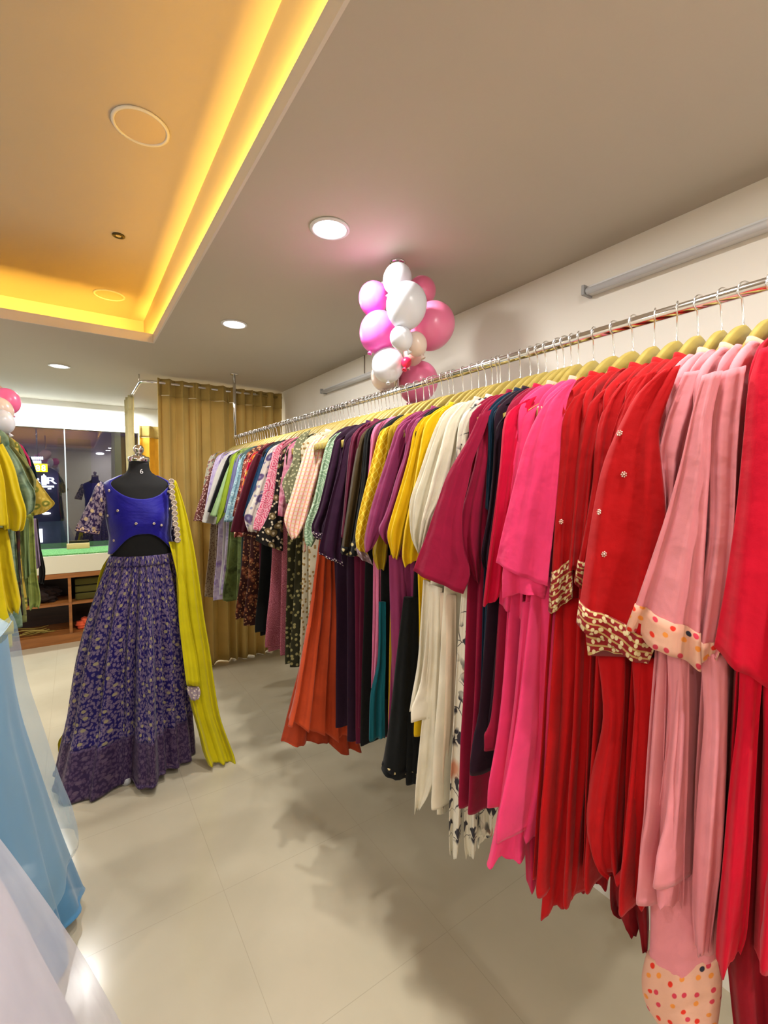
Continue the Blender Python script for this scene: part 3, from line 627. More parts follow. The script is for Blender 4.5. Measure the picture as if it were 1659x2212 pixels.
kurta('hot pink kurta with wide creased sleeve in front of the reds', .64, HP, R4((1214,838,1246,822),(1171,880,1226,865),(1135,954,1214,950),(1107,1058,1205,1058),(1083,1157,1194,1160),(1076,1190,1188,1210),(1070,1219,1183,1264)), xh=.74, hemz=.76, collar=LPD, push=.03,
      lower=(('front_panel', HP, R4((1150,1240,1214,1250),(1160,1400,1216,1400),(1156,1550,1208,1550),(1136,1680,1198,1680),(1116,1760,1185,1760),(1112,1782,1178,1800)), dict(thick=.04, amp=.009)),
             ('back_panel', HP, R4((1128,1300,1164,1300),(1112,1500,1156,1500),(1096,1620,1150,1620),(1076,1750,1138,1750),(1058,1840,1135,1820),(1052,1862,1135,1835)), dict(thick=.035)),
             ('trousers', fabric('#c01c48'), R4((1125,1700,1180,1700),(1132,1800,1182,1800),(1136,1900,1182,1905)), dict(push=-.03)),
             ('lower_cuff', HP, R4((1090,1200,1180,1225),(1085,1245,1182,1262),(1086,1282,1180,1288)), dict(push=.01, thick=.03)),))
kurta('hot pink kurta whose short cuff shows below its neighbour', .70, HP, R4((1165,872,1205,850),(1122,912,1170,900),(1104,1020,1150,1010),(1094,1120,1140,1120),(1082,1220,1135,1225),(1078,1302,1130,1340)), xh=.78, hemz=.78, collar=LPD, push=-.005)
kurta('crimson pink kurta next to the plum one, pointed sleeve end', .74, E1, R4((1130,868,1160,856),(1091,902,1140,895),(1080,1000,1116,1000),(1068,1100,1104,1100),(1055,1200,1094,1200),(1047,1270,1088,1265),(1043,1309,1080,1288)), xh=.80, hemz=.9, collar=E1, push=.012, bm_=fabric('#8c0a30'))
kurta('dark plum kurta behind the crimson pink sleeve', .775, PLM, R4((1092,898,1122,880),(1070,930,1094,925),(1064,1020,1086,1020),(1054,1110,1076,1110),(1040,1190,1066,1195),(1044,1225,1058,1225)), xh=.80, hemz=.84, collar=PLM,
      lower=(('front_panel', PLM, R4((1078,1300,1120,1300),(1070,1400,1112,1400),(1050,1550,1098,1550),(1030,1640,1085,1650)), dict(thick=.035)),))
kurta('navy teal kurta with pale stitched collar', .80, NVY, R4((1080,880,1108,868),(1058,902,1080,895),(1052,1000,1070,1000),(1048,1100,1062,1100)), xh=.83, hemz=.85, collar=fabric('#06283f', 'speck', '#9fb0c0'), push=-.005,
      lower=(('front_panel', NVY, R4((1074,1320,1098,1320),(1062,1430,1090,1430),(1044,1560,1078,1570)), dict(thick=.03)),))
kurta('maroon magenta kurta, the narrower one behind the big sleeve', .825, MAR, R4((1060,888,1085,872),(1040,915,1072,905),(1026,1000,1060,1000),(1000,1100,1048,1090),(997,1170,1042,1160),(1015,1225,1042,1225),(1026,1255,1038,1262)), xh=.83, hemz=.7, collar=fabric('#8f0a34', 'speck', '#d8b0b8'))
kurta('maroon magenta kurta with the huge flat triangular sleeve', .86, MAR, R4((1036,895,1062,885),(1010,950,1044,940),(981,998,1022,996),(962,1034,1012,1045),(943,1089,999,1110),(919,1160,1002,1185),(904,1198,1016,1235),(891,1236,1001,1281)), xh=.83, hemz=.7, push=.045, amp=.005, thick=.02,
      lower=(('inner_panel', fabric('#5f0626'), R4((1050,1300,1076,1300),(1046,1450,1070,1450),(1040,1600,1062,1600),(1022,1645,1050,1645)), dict(thick=.03, push=-.02)),))
kurta('white kurta printed with grey leaves, long straight pants below', .90, FLW, R4((1008,890,1040,872),(992,915,1030,905),(986,960,1015,960),(984,1010,1005,1010)), xh=.93, hemz=.5, collar=CRM,
      lower=(('front_panel', FLW, R4((998,1262,1020,1262),(988,1400,1012,1400),(980,1550,1010,1550),(972,1700,1002,1700),(970,1800,996,1800),(972,1842,992,1840)), dict(thick=.03, push=.01)),
             ('back_panel', FLW, R4((1018,1262,1046,1262),(1010,1400,1034,1400),(1008,1550,1030,1550),(1004,1700,1030,1700),(1002,1800,1030,1800),(1006,1842,1028,1842)), dict(thick=.03, push=.0)),
             ('lining', CRM, R4((1040,1290,1050,1290),(1036,1400,1048,1400),(1028,1550,1040,1550),(1020,1600,1036,1615)), dict(thick=.01, push=.01, amp=.002)),
             ('rear_leg', FLW, R4((1036,1630,1056,1630),(1034,1750,1062,1750),(1040,1800,1064,1795)), dict(thick=.02, push=-.06))), k=2)
kurta('cream kurta with beige embroidered neck beside the leaf print', .945, CRM, R4((995,876,1030,862),(967,912,1006,900),(952,966,994,960),(935,1028,978,1026),(921,1085,962,1075),(912,1120,940,1110),(906,1160,930,1140),(903,1196,916,1186)), xh=.80, hemz=.62, collar=fabric('#d8c4b4', 'speck', '#a8645a'), push=.012, k=2,
      lower=(('front_panel', fabric('#dcc8b0'), R4((950,1280,986,1285),(952,1400,986,1400),(950,1550,982,1550),(946,1640,974,1640),(952,1700,966,1700),(954,1742,959,1747)), dict(thick=.03)),
             ('back_panel', CRM, R4((926,1262,956,1270),(926,1400,952,1400),(912,1550,950,1550),(903,1640,955,1640),(898,1700,938,1700),(896,1750,912,1735)), dict(thick=.02, push=-.012))))
kurta('cream kurta next to the yellow ones, sleeve ending in a point', .99, CRM, R4((970,884,1000,870),(948,908,982,898),(928,955,966,950),(904,1027,946,1020),(887,1075,932,1070),(884,1110,926,1110),(888,1160,914,1155),(903,1196,908,1190)), xh=.78, hemz=.9, k=2,
      lower=(('front_panel', CRM, R4((914,1252,932,1258),(908,1350,930,1350),(902,1430,930,1430),(890,1500,926,1505),(885,1528,922,1534)), dict(thick=.03)),))
kurta('yellow kurta with beaded sleeve tip next to the cream', 1.05, YLW, R4((942,892,972,880),(918,918,958,905),(904,985,940,980),(893,1050,925,1045),(880,1110,918,1105),(872,1152,914,1150),(868,1200,908,1190),(874,1224,902,1208)), xh=.83, hemz=.8, k=2.2, collar=YLW,
      lower=(('front_panel', YLW, R4((902,1225,922,1235),(905,1350,922,1350),(904,1450,914,1450),(902,1550,910,1550)), dict(thick=.02)),))
kurta('yellow kurta between the mauve sleeve and its yellow twin', 1.09, YLW, R4((915,902,945,890),(895,928,932,918),(884,982,912,980),(868,1041,900,1040),(846,1113,884,1110),(836,1154,874,1155),(842,1185,866,1185),(848,1205,858,1208)), xh=.84, hemz=.62, k=2, bm_=BLK,
      lower=(('skirt_panel', BLK, R4((872,1290,906,1290),(856,1420,906,1420),(842,1550,906,1550),(828,1640,908,1655),(823,1664,906,1687)), dict(thick=.04, push=.0, hem=.001)),
             ('beaded_hem', BLT, R4((826,1646,907,1662),(824,1654,907,1672)), dict(thick=.046, push=.0, hem=0, amp=.006))))
kurta('mauve kurta with cuff folded beside the yellow sleeves', 1.135, MAV, R4((900,905,930,895),(880,940,912,930),(872,985,892,985),(856,1031,880,1030),(842,1080,866,1080),(830,1115,852,1115),(817,1147,842,1150),(834,1176,840,1172)), xh=.82, hemz=.7, k=1.5, collar=fabric('#88305c', 'speck', '#2a0c1c'),
      lower=(('front_panel', MAV, R4((840,1200,872,1200),(842,1300,880,1300),(846,1420,880,1420),(848,1520,872,1520),(848,1600,864,1600),(846,1640,856,1642)), dict(thick=.03)),
             ('back_panel', MAV, R4((866,1200,905,1210),(872,1300,900,1300),(870,1400,892,1400),(868,1470,882,1470),(868,1500,872,1500)), dict(thick=.02, push=-.01))))
kurta('mauve kurta whose long sleeve droops over the yellow lattice one', 1.19, MAV, R4((878,910,905,900),(856,928,888,922),(842,969,872,968),(822,1029,856,1028),(803,1089,840,1085),(792,1135,828,1130),(786,1170,818,1160),(788,1196,806,1182)), xh=.83, hemz=.7, k=1.5)
kurta('ochre yellow kurta whose rounded cuff hangs below the mauve sleeves', 1.235, YOC, R4((852,918,880,908),(842,945,866,940),(832,1030,856,1030),(820,1110,846,1110),(806,1180,838,1180),(806,1205,836,1205),(814,1228,830,1230)), xh=.86, hemz=.7, push=-.005)
kurta('yellow kurta with raised lattice embroidery on the sleeve', 1.29, YPT, R4((838,922,866,910),(820,935,848,930),(806,985,836,985),(793,1036,824,1036),(776,1105,808,1105),(768,1150,798,1150),(768,1172,790,1180),(772,1198,806,1220)), xh=.88, hemz=.78, cuff=(fabric('#8a7078', 'speck', '#b0a0a8'), .07), push=.004, bm_=BLK,
      lower=(('front_panel', TEAL, R4((818,1300,834,1300),(816,1420,834,1420),(800,1500,832,1500),(797,1592,832,1592)), dict(thick=.03)),))
kurta('rose pink kurta showing as a thin strip', 1.335, PNK, R4((812,918,838,905),(803,938,822,930),(797,1000,812,1000),(790,1080,802,1080)), xh=.86, hemz=.8,
      lower=(('front_panel', PNK, R4((810,1220,823,1220),(810,1330,822,1330),(806,1430,820,1430),(802,1515,808,1500)), dict(thick=.015)),))
kurta('black green kurta between pink and olive brown', 1.38, BLK, R4((798,925,824,912),(788,945,806,940),(778,1040,800,1040),(764,1130,786,1130),(752,1200,780,1200)), xh=.84, hemz=.6, cuff=(BLT, .1))
kurta('olive brown kurta with narrow sleeve', 1.425, OLV, R4((792,928,812,918),(777,948,798,942),(764,1005,788,1005),(752,1085,776,1085),(742,1150,768,1150),(736,1195,762,1200)), xh=.87, hemz=.6, cuff=(BLT, .05), bm_=WIN)
kurta('wine maroon kurta strip between olive and purple', 1.475, WIN, R4((775,925,800,912),(757,955,780,948),(748,1030,768,1030),(742,1100,758,1100),(736,1160,752,1160)), xh=.87, hemz=.56, collar=fabric('#57082a', 'speck', '#d8c0c0'))
kurta('dark purple kurta with beaded cuff covering the orange gown top', 1.53, PUR, R4((765,938,790,925),(745,955,770,948),(733,1010,762,1008),(713,1082,750,1082),(697,1150,740,1155),(689,1185,738,1200),(690,1195,742,1222)), xh=.87, hemz=.56, cuff=(SILV, .07), collar=fabric('#33083a', 'speck', '#e0d8d8'), push=.012, bm_=PUR2)
kurta('dark purple kurta with silver striped cuff beside the sage print', 1.61, PUR, R4((742,945,765,935),(723,955,745,948),(712,998,738,995),(689,1093,716,1093),(673,1136,700,1140),(678,1160,702,1168)), xh=.87, hemz=.56, cuff=(SILV, .1), bm_=PUR2)
t = kurta('sage green paisley print kurta', 1.665, SAG, R4((725,938,745,930),(708,955,735,945),(697,990,722,985),(677,1081,700,1080),(660,1130,688,1130),(658,1165,684,1160),(664,1180,674,1180)), xh=.92, hemz=.7, push=.006, bm_=PUR2)
# the orange gown
og = thing('flared_gown', 'bright orange flared gown with layered hem below the purple sleeve', 'gown', (RXX, 1.74, 1.8))
OP = dict(thick=.05, amp=.013, k=4.2, nv=30, na=72)
def flat(rl, Y): return [(on_plane(q[0], q[1], (0, Y, 0), V3(0, 1, 0)), on_plane(q[2], q[3], (0, Y, 0), V3(0, 1, 0))) for q in rl]
cloth('bodice', flat(R4((745,950,790,950),(712,1000,780,1000),(704,1100,760,1100),(692,1180,742,1180)), 1.76), ORG, og, thick=.03)
cloth('skirt', flat(R4((690,1160,728,1170),(680,1230,734,1235),(667,1320,740,1325),(650,1410,744,1415),(632,1510,748,1515),(618,1575,756,1580)), 1.72), ORG, og, hem=.022, ph=1.0, **OP)
cloth('underskirt', flat(R4((690,1250,728,1250),(660,1400,745,1400),(632,1520,762,1520),(616,1590,772,1590),(612,1612,778,1612)), 1.78), fabric('#a03818'), og, hem=.03, ph=2.0, thick=.05, amp=.013, k=3.4, nv=30, na=72)
hanger(RXX, 1.74, 'pale wooden hanger with chrome hook holding the orange flared gown')
kurta('ivory kurta with fine pink checks and pointed cuff', 1.88, CHK, R4((682,948,708,938),(664,965,700,958),(650,1000,694,1000),(629,1069,674,1072),(614,1115,662,1122),(618,1140,648,1152),(630,1166,640,1162)), xh=.86, hemz=.69, push=.02, bm_=BFL, collar=CHK)
kurta('pink check kurta behind, its straight cuff showing lower', 1.93, CHK, R4((700,940,722,930),(690,970,712,965),(678,1060,706,1060),(660,1150,694,1150),(655,1190,692,1185)), xh=.84, hemz=.67, bm_=BFL, push=-.01)
kurta('olive grey embroidered kurta with short cap sleeve', 1.99, OLE, R4((650,938,672,928),(636,960,662,952),(630,1000,656,1000),(610,1040,648,1045),(614,1065,642,1065),(618,1088,634,1090)), xh=.82, hemz=.67, push=.014, bm_=DOL)
kurta('rose tie dyed kurta peeking from behind the olive cap sleeve', 2.11, ROSEF, R4((634,955,652,945),(618,972,640,965),(612,1010,634,1010),(604,1060,624,1060),(600,1115,620,1115)), xh=.84, hemz=.68, bm_=DOL)
kurta('black kurta with beige floral print and wide low cuff', 2.18, BFM, R4((622,962,640,952),(606,978,626,972),(598,1020,614,1020),(590,1080,612,1080),(574,1125,612,1125),(554,1158,612,1180),(552,1168,612,1192)), xh=.84, hemz=.68, bm_=MAU, k=2)
kurta('pink paisley kurta in front of the black floral one', 2.27, PPA, R4((608,958,628,948),(592,970,612,962),(582,1008,606,1008),(564,1080,594,1080),(552,1115,584,1120),(546,1142,575,1152)), xh=.79, hemz=.69, push=.02, bm_=MAU)
kurta('white kurta with purple floral print', 2.36, WFL, R4((590,965,610,955),(578,978,598,970),(566,1010,588,1008),(546,1068,570,1068),(528,1114,556,1116),(536,1148,556,1150)), xh=.86, hemz=.8, push=.006, bm_=BLK)
kurta('plain navy blue kurta with slim sleeve', 2.44, NVB, R4((578,968,594,960),(566,985,580,980),(554,1018,572,1018),(538,1066,558,1066),(524,1115,542,1118)), xh=.81, hemz=.7, bm_=BLK)
kurta('crimson kurta with orange floral print', 2.62, CFL, R4((560,975,580,965),(542,986,562,980),(526,1035,550,1032),(516,1088,540,1088),(507,1138,534,1140),(506,1160,532,1156)), xh=.79, hemz=.75, push=.01, bm_=DBR, cuff=(RUS, .09))
kurta('dark wine kurta between navy and crimson floral', 2.53, fabric('#4a0a1c'), None, xh=.86, hemz=.75)
kurta('rust red small print kurta', 2.73, RUS, R4((545,980,560,972),(528,992,546,985),(518,1045,534,1043),(506,1095,524,1095),(502,1115,518,1118)), xh=.79, hemz=.76, bm_=DBR)
kurta('light blue floral print kurta', 2.84, LBL, R4((535,980,550,972),(518,990,534,984),(507,1035,524,1033),(493,1085,512,1085),(483,1126,506,1127)), xh=.83, hemz=.8, bm_=fabric('#3a4a48'))
kurta('periwinkle blue plain kurta beside the lime one', 2.94, PER, R4((522,980,538,972),(508,992,522,986),(497,1043,512,1042),(484,1108,502,1110)), xh=.84, hemz=.8, bm_=GRN)
kurta('lime green kurta with pointed cuff', 3.03, LIM, R4((515,980,528,972),(502,986,516,980),(488,1035,504,1034),(472,1100,490,1100),(466,1134,472,1130)), xh=.78, hemz=.78, bm_=GRN, push=.008)
kurta('pale green kurta under the lime sleeve', 3.08, LIG, R4((505,985,515,980),(488,1020,500,1020),(470,1070,488,1070),(453,1114,476,1118)), xh=.79, hemz=.79, bm_=GRN)
kurta('plain black kurta between lime and lavender', 3.15, BLK, R4((500,982,514,976),(490,990,504,985),(472,1036,488,1036),(458,1075,472,1075),(448,1106,462,1108)), xh=.80, hemz=.8, bm_=LAV)
kurta('white lined kurta behind the black one', 3.24, fabric('#c9c6be'), None, xh=.82, hemz=.8)
kurta('lavender tie dyed kurta with pale cuff', 3.34, LAV, R4((482,978,498,972),(467,990,482,984),(455,1030,473,1030),(446,1080,464,1082),(441,1115,462,1122),(448,1126,462,1134)), xh=.81, hemz=.74, push=.01, bm_=LAV)
kurta('brownish print kurta near the far end', 3.43, BRN, None, xh=.82, hemz=.76, bm_=LACE)
kurta('cream floral kurta, last on the rail by the curtain', 3.55, CFO, R4((466,980,480,974),(452,990,466,984),(441,1040,456,1040),(434,1090,448,1092),(430,1124,446,1126)), xh=.79, hemz=.72, bm_=LACE)
# further hangers packed on the rail between the garments
rd = random.Random(11)
NAMES.sort()
for y in (.68, .72, .93, .965, 1.02, 1.155, 1.26, 1.45, 1.505, 1.56, 1.585, 1.64, 1.70, 1.78, 1.81, 1.84, 1.905, 1.96, 2.03, 2.07, 2.145, 2.215, 2.31, 2.40, 2.48, 2.57, 2.67, 2.78, 2.81, 2.89, 2.985, 3.12, 3.19, 3.28, 3.38, 3.48, 3.59):
    nm = [q[1] for q in NAMES if q[0] < y and q[2] > 0]
    hanger(RXX, y + rd.uniform(-.004, .004), 'spare wooden hanger crowded in right behind the ' + nm[-1])
kurta('crimson kurta beyond the right edge of the photo', .205, CR, None, xh=.84, hemz=.8, autos=False)

# ------------------------------------------------------------------ balloons
def balloon(x, y, rpx, X, Y, m, lab, group, sq=1.1):
    p, n = anchor_plane(X, Y); c = on_plane(x, y, p, n); r = rpx * ((c - CAM).dot(V3(RX[2], RY[2], RZ[2]))) / 977
    t = thing('balloon', lab, 'balloon', c, group)
    bm = bmesh.new(); pr = []
    for i in range(25):
        a = math.pi * i / 24; pr.append((r * math.sin(a) * (1 - .04 * math.cos(a)), r * sq * -math.cos(a) * (1.0 if a > 1.57 else 1.06)))
    lathe(bm, pr, 0, 0, 36); rx, ry, rz = random.uniform(-.5, .5), random.uniform(-.5, .5), random.uniform(0, 6)
    Mx = Matrix.Rotation(rx, 4, 'X') @ Matrix.Rotation(ry, 4, 'Y') @ Matrix.Rotation(rz, 4, 'Z')
    bmesh.ops.transform(bm, matrix=Matrix.Translation(c) @ Mx, verts=bm.verts); obj('skin', bm, m, t)
    bm = bmesh.new(); lathe(bm, [(.002, 0), (.005, -.006), (.009, -.016), (.0065, -.0165), (.002, -.008)], 0, 0, 14, z0=-r * sq * 1.05)
    bmesh.ops.transform(bm, matrix=Matrix.Translation(c) @ Mx, verts=bm.verts); obj('knot', bm, m, t)
def bmat(c, sss=.15):
    m = mat('latex', c, .28); b = m.node_tree.nodes['Principled BSDF']; b.inputs['Subsurface Weight'].default_value = sss; b.inputs['Subsurface Radius'].default_value = (.05, .03, .03); b.inputs['Coat Weight'].default_value = .2
    return m
BW, BC, BM, BR, BH, BP = bmat('#dcdfe8'), bmat('#e0ccbf'), bmat('#f064c4'), bmat('#ea7ca4'), bmat('#e0204c'), bmat('#e2b4ac')
G = 'balloons hanging over the rail'
for a in ((858, 602, 30, 1.03, 1.40, BW, 'white balloon topmost in the cluster over the rail'), (878, 660, 44, .99, 1.30, BW, 'largest white balloon in the middle of the cluster'),
          (807, 645, 32, 1.00, 1.50, BM, 'upper magenta balloon on the left of the cluster'), (818, 717, 41, .97, 1.50, BM, 'lower larger magenta balloon on the left of the cluster'),
          (909, 632, 31, 1.15, 1.46, BR, 'upper rose balloon behind the big white one'), (934, 704, 47, 1.15, 1.36, BR, 'large rose balloon on the right of the cluster'),
          (867, 731, 24, .96, 1.32, BW, 'small white balloon under the largest white one'), (898, 743, 24, 1.03, 1.33, BC, 'small cream balloon beside the small white one'),
          (893, 764, 23, 1.12, 1.40, BP, 'pale pink balloon half hidden behind the cream one'), (838, 788, 35, 1.0, 1.48, BW, 'white balloon low in the cluster, left of the post'),
          (832, 812, 31, 1.08, 1.58, BC, 'cream balloon lowest at left, behind the low white one'), (878, 783, 11, 1.02, 1.42, BH, 'tiny hot pink balloon near the post'),
          (903, 826, 42, 1.17, 1.56, BR, 'large rose balloon hanging lowest behind the rail'), (829, 618, 9, 1.1, 1.55, BW, 'tiny white balloon peeking at upper left of the cluster')):
    balloon(*a, G)
bm = bmesh.new(); tube(bm, [(1.056, 1.458, H), (1.05, 1.44, H - .05)], .008, 10)
tag(obj('ribbon_stub', bm, mat('tan_tape', '#a08a7c', .6)), 'short tan tape tying the balloon cluster to the ceiling', 'tape')
G = 'balloons over the left rack'
for a in ((14, 866, 25, -.36, 2.6, bmat('#ee6fa4'), 'bright pink balloon at the left edge above the left rack'), (-2, 885, 25, -.40, 2.5, BC, 'grey white balloon under the pink one at the left edge'),
          (2, 910, 24, -.36, 2.35, BW, 'white balloon just above the yellow kurta'), (-45, 880, 40, -.5, 2.7, BW, 'white balloon beyond the left edge seen mirrored in the glass'),
          (-60, 930, 42, -.6, 2.9, bmat('#c06ab0'), 'violet pink balloon beyond the left edge seen mirrored in the glass'), (-90, 860, 45, -.7, 2.7, BM, 'magenta balloon beyond the left edge seen mirrored in the glass'),
          (-120, 920, 45, -.8, 2.9, BW, 'second white balloon beyond the left edge seen mirrored in the glass'), (-20, 860, 30, -.5, 3.1, BP, 'pale pink balloon beyond the left edge seen mirrored in the glass')):
    balloon(*a, G)

# ------------------------------------------------------------------ dressed mannequin
MY = 2.77
def mp(x, y, Y=MY): return on_plane(x, y, (0, Y, 0), V3(0, 1, 0))
SIL = [(998, 278, 322, .045), (1012, 277, 323, .047), (1020, 274, 326, .052), (1027, 262, 338, .058), (1034, 245, 354, .066), (1041, 229, 367, .078), (1050, 223, 373, .092), (1070, 225, 372, .105), (1100, 229, 370, .118), (1130, 233, 368, .125), (1155, 238, 366, .112), (1180, 243, 366, .10), (1200, 243, 372, .10), (1230, 238, 378, .11), (1250, 236, 380, .115)]
PR = []
for y, xl, xr, b_ in SIL:
    a, c = mp(xl, y), mp(xr, y); PR.append(((a.z + c.z) / 2, (a.x + c.x) / 2, (c.x - a.x) / 2, b_))
def prof(z):
    if z >= PR[0][0]: return PR[0][1:]
    for p, q in zip(PR, PR[1:]):
        if z >= q[0]:
            t_ = (p[0] - z) / (p[0] - q[0]); return tuple(p[j] * (1 - t_) + q[j] * t_ for j in (1, 2, 3))
    return PR[-1][1:]
def bodypt(phi, z, off=0):
    """phi: 0 = front (-Y), + towards image right"""
    cx, a, b_ = prof(z); bu = .018 * math.exp(-((z - 1.385) / .06) ** 2) * (math.exp(-((abs(phi) - .5) / .35) ** 2)) if abs(phi) < 1.5 else 0
    s, c = math.sin(phi), math.cos(phi); s = math.copysign(abs(s) ** .92, s); c = math.copysign(abs(c) ** .92, c)
    return V3(cx + (a + off) * s, MY - (b_ + off + bu) * c, z)
def grid(fn, nu, nv, closed, uvs=None):
    bm = bmesh.new(); uv = bm.loops.layers.uv.new('UVMap'); g = [[bm.verts.new(fn(i / nu, j / nv)) for i in range(nu + (0 if closed else 1))] for j in range(nv + 1)]
    for j in range(nv):
        for i in range(nu):
            i2 = (i + 1) % nu if closed else i + 1
            f = bm.faces.new((g[j][i], g[j][i2], g[j+1][i2], g[j+1][i]))
            if uvs:
                for lp, (a, b_) in zip(f.loops, ((i, j), (i + 1, j), (i + 1, j + 1), (i, j + 1))): lp[uv].uv = uvs(a / nu, b_ / nv)
    return bm, g
df = thing('dress_form', 'black dress form on a stand with chrome neck cap, wearing the blue blouse', 'mannequin', (.294, MY, 0))
FB = mat('form_cloth', '#060607', .9)
z0_, z1_ = PR[-1][0], PR[0][0]
bm, g = grid(lambda u, v: bodypt(2 * math.pi * u, z1_ + (z0_ - z1_) * v), 48, 44, True); bm.faces.new(g[0]); bm.faces.new(g[-1]); obj('torso', bm, FB, df)
nx = PR[0][1]; nz_ = PR[0][0]
bm = bmesh.new(); lathe(bm, [(0, .0), (.050, 0), (.052, .003), (.052, .022), (.049, .026), (.035, .029), (.030, .034), (.018, .038), (.014, .044), (0, .046)], nx, MY, 40, z0=nz_ + .001); obj('neck_cap', bm, CHROME, df)
bm = bmesh.new(); bmesh.ops.create_uvsphere(bm, u_segments=28, v_segments=18, radius=.026, matrix=Matrix.Translation((nx, MY, nz_ + .067))); obj('finial', bm, CHROME, df)
bm = bmesh.new(); tube(bm, [(nx, MY, z0_ + .02), (nx, MY, .06)], .016, 16); obj('pole', bm, CHROME, df)
for k_ in range(4):
    a = math.pi / 2 * k_ + .9; ex, ey = nx + .2 * math.cos(a) * .9, MY + .2 * math.sin(a)
    bm = bmesh.new(); tube(bm, [(nx, MY, .08), (ex, ey, .062)], .009, 10); lg = obj('leg', bm, CHROME, df)
    bm = bmesh.new(); lathe(bm, [(0, 0), (.02, .004), (.024, .02), (.02, .036), (0, .045)], ex, ey, 16, z0=0); obj('castor', bm, mat('castor_grey', '#b8b8b8', .4), lg)
tcu = bpy.data.curves.new('size_mark', 'FONT'); tcu.body = '6'; tcu.size = .036; tcu.extrude = .0006; tcu.align_x = 'CENTER'; tcu.align_y = 'CENTER'
to = bpy.data.objects.new('tmp', tcu); C.objects.link(to); dg = bpy.context.evaluated_depsgraph_get(); tm = bpy.data.meshes.new_from_object(to.evaluated_get(dg)); bpy.data.objects.remove(to)
q = mp(303, 1019); cx_, a_, b_ = prof(q.z)
tm.transform(Matrix.Translation((q.x - .0, MY - b_ - .0035, q.z)) @ Matrix.Rotation(math.pi / 2, 4, 'X')); link('size_mark', tm, mat('white_print', '#e8e8e8', .5), df)

# blouse
bl = thing('blouse', 'royal blue scoop neck blouse with embroidered sleeves on the dress form', 'blouse', (nx, MY, 1.35))
BLU = fabric('#10068a', 'plain', rough=.5, sheen=.3)
zc, zs = mp(300, 1079, MY - .11).z + .002, PR[3][0] + .002
def ss(a, b_, x): x = max(0, min(1, (x - a) / (b_ - a))); return x * x * (3 - 2 * x)
def ztop(phi):
    p = abs(math.atan2(math.sin(phi), math.cos(phi)))
    return zc + (zs - zc) * (min(1, (p / 1.22)) ** 1.9 if p < 1.3 else 1 - .25 * ss(1.7, 3.1, p))
def zbot(phi):
    p = abs(math.atan2(math.sin(phi), math.cos(phi))); return mp(300, 1158).z + .02 - (.105) * ss(.1, 1.3, p)
def blf(u, v):
    phi = 2 * math.pi * u; a, b_ = ztop(phi), zbot(phi); z = a + (b_ - a) * v
    p = bodypt(phi, z, .006 + .016 * ss(.75, 1, v) * (abs(math.sin(phi)))); return p
bm, g = grid(blf, 96, 30, True, lambda u, v: (u * .9, v * .4)); o = obj('bodice', bm, BLU, bl); s = o.modifiers.new('s', 'SOLIDIFY'); s.thickness = .004
BTM = mat('gold_motif', '#b8a898', .4, .3)
for (x, y) in ((242, 1060), (295, 1130), (327, 1130), (343, 1134), (252, 1169), (259, 1103), (239, 1115), (360, 1062), (363, 1100)):
    z = mp(x, y, MY - .1).z; X = mp(x, y, MY - .1).x; cx, a, b_ = prof(z); sn = max(-.97, min(.97, (X - cx) / a)); ph = math.asin(sn); c = bodypt(ph, z, .0105)
    bm = bmesh.new(); n = (c - V3(cx, MY, z)).normalized(); u, v_ = frame_for(n)
    for k_ in range(6):
        a = k_ * math.pi / 3; bmesh.ops.create_uvsphere(bm, u_segments=8, v_segments=6, radius=.0035, matrix=Matrix.Translation(c + (u * math.cos(a) + v_ * math.sin(a)) * .004))
    obj('motif', bm, BTM, bl)
SLV = fabric('#2a1a4a', 'brocade', '#a08f9c', '#c8b088', 1.9, .5); SLV2 = fabric('#3a2648', 'zari', '#a8909c', '#d0b088', .8)
def fl_r(rl, Y): return flat(rl, Y)
rg = fl_r(R4((218,1040,234,1062),(206,1050,232,1085),(194,1080,228,1105),(178,1110,220,1130),(163,1146,213,1154)), MY - .01)
cloth('sleeve', rg, SLV, bl, thick=.085, amp=.002, nv=20, na=40); cuff_band(rg, (SLV2, .12), .075, .002, 1, bl)
rg = fl_r(R4((362,1045,376,1040),(364,1080,383,1070),(366,1120,384,1115),(368,1160,382,1160),(368,1174,381,1172)), MY - .01)
cloth('sleeve', rg, fabric('#1a1030', 'speck', '#a08ca0'), bl, thick=.08, amp=.002, nv=20, na=40)

# lehenga skirt
lk = thing('lehenga_skirt', 'long purple brocade flared skirt with gold motifs and lilac border', 'skirt', (nx, MY, 0))
BRO = fabric('#160a55', 'brocade', '#77667c', '#948868'); BORD = fabric('#2e1c40', 'brocade', '#54405a', '#5c4a60')
HEM = [(-.15, .40), (-.6, .44), (-1.0, .46)]
hp = [(0.0, 2.50), ]
FRONT = [(-90, .385), (-72, .40), (-58, .385), (-46, .34), (-35, .25), (-24, .20), (-14, .235), (-4, .335), (6, .335), (16, .27), (27, .25), (40, .27), (52, .28), (66, .27), (80, .27), (92, .27), (120, .27), (150, .26), (180, .28), (210, .30), (240, .36), (270, .385)]
def Rh(deg):
    deg = (deg + 90) % 360 - 90
    for p, q in zip(FRONT, FRONT[1:]):
        if deg <= q[0]: t_ = (deg - p[0]) / (q[0] - p[0]); t_ = t_ * t_ * (3 - 2 * t_); return p[1] * (1 - t_) + q[1] * t_
    return .385
wz = mp(300, 1196).z; wc = prof(wz)
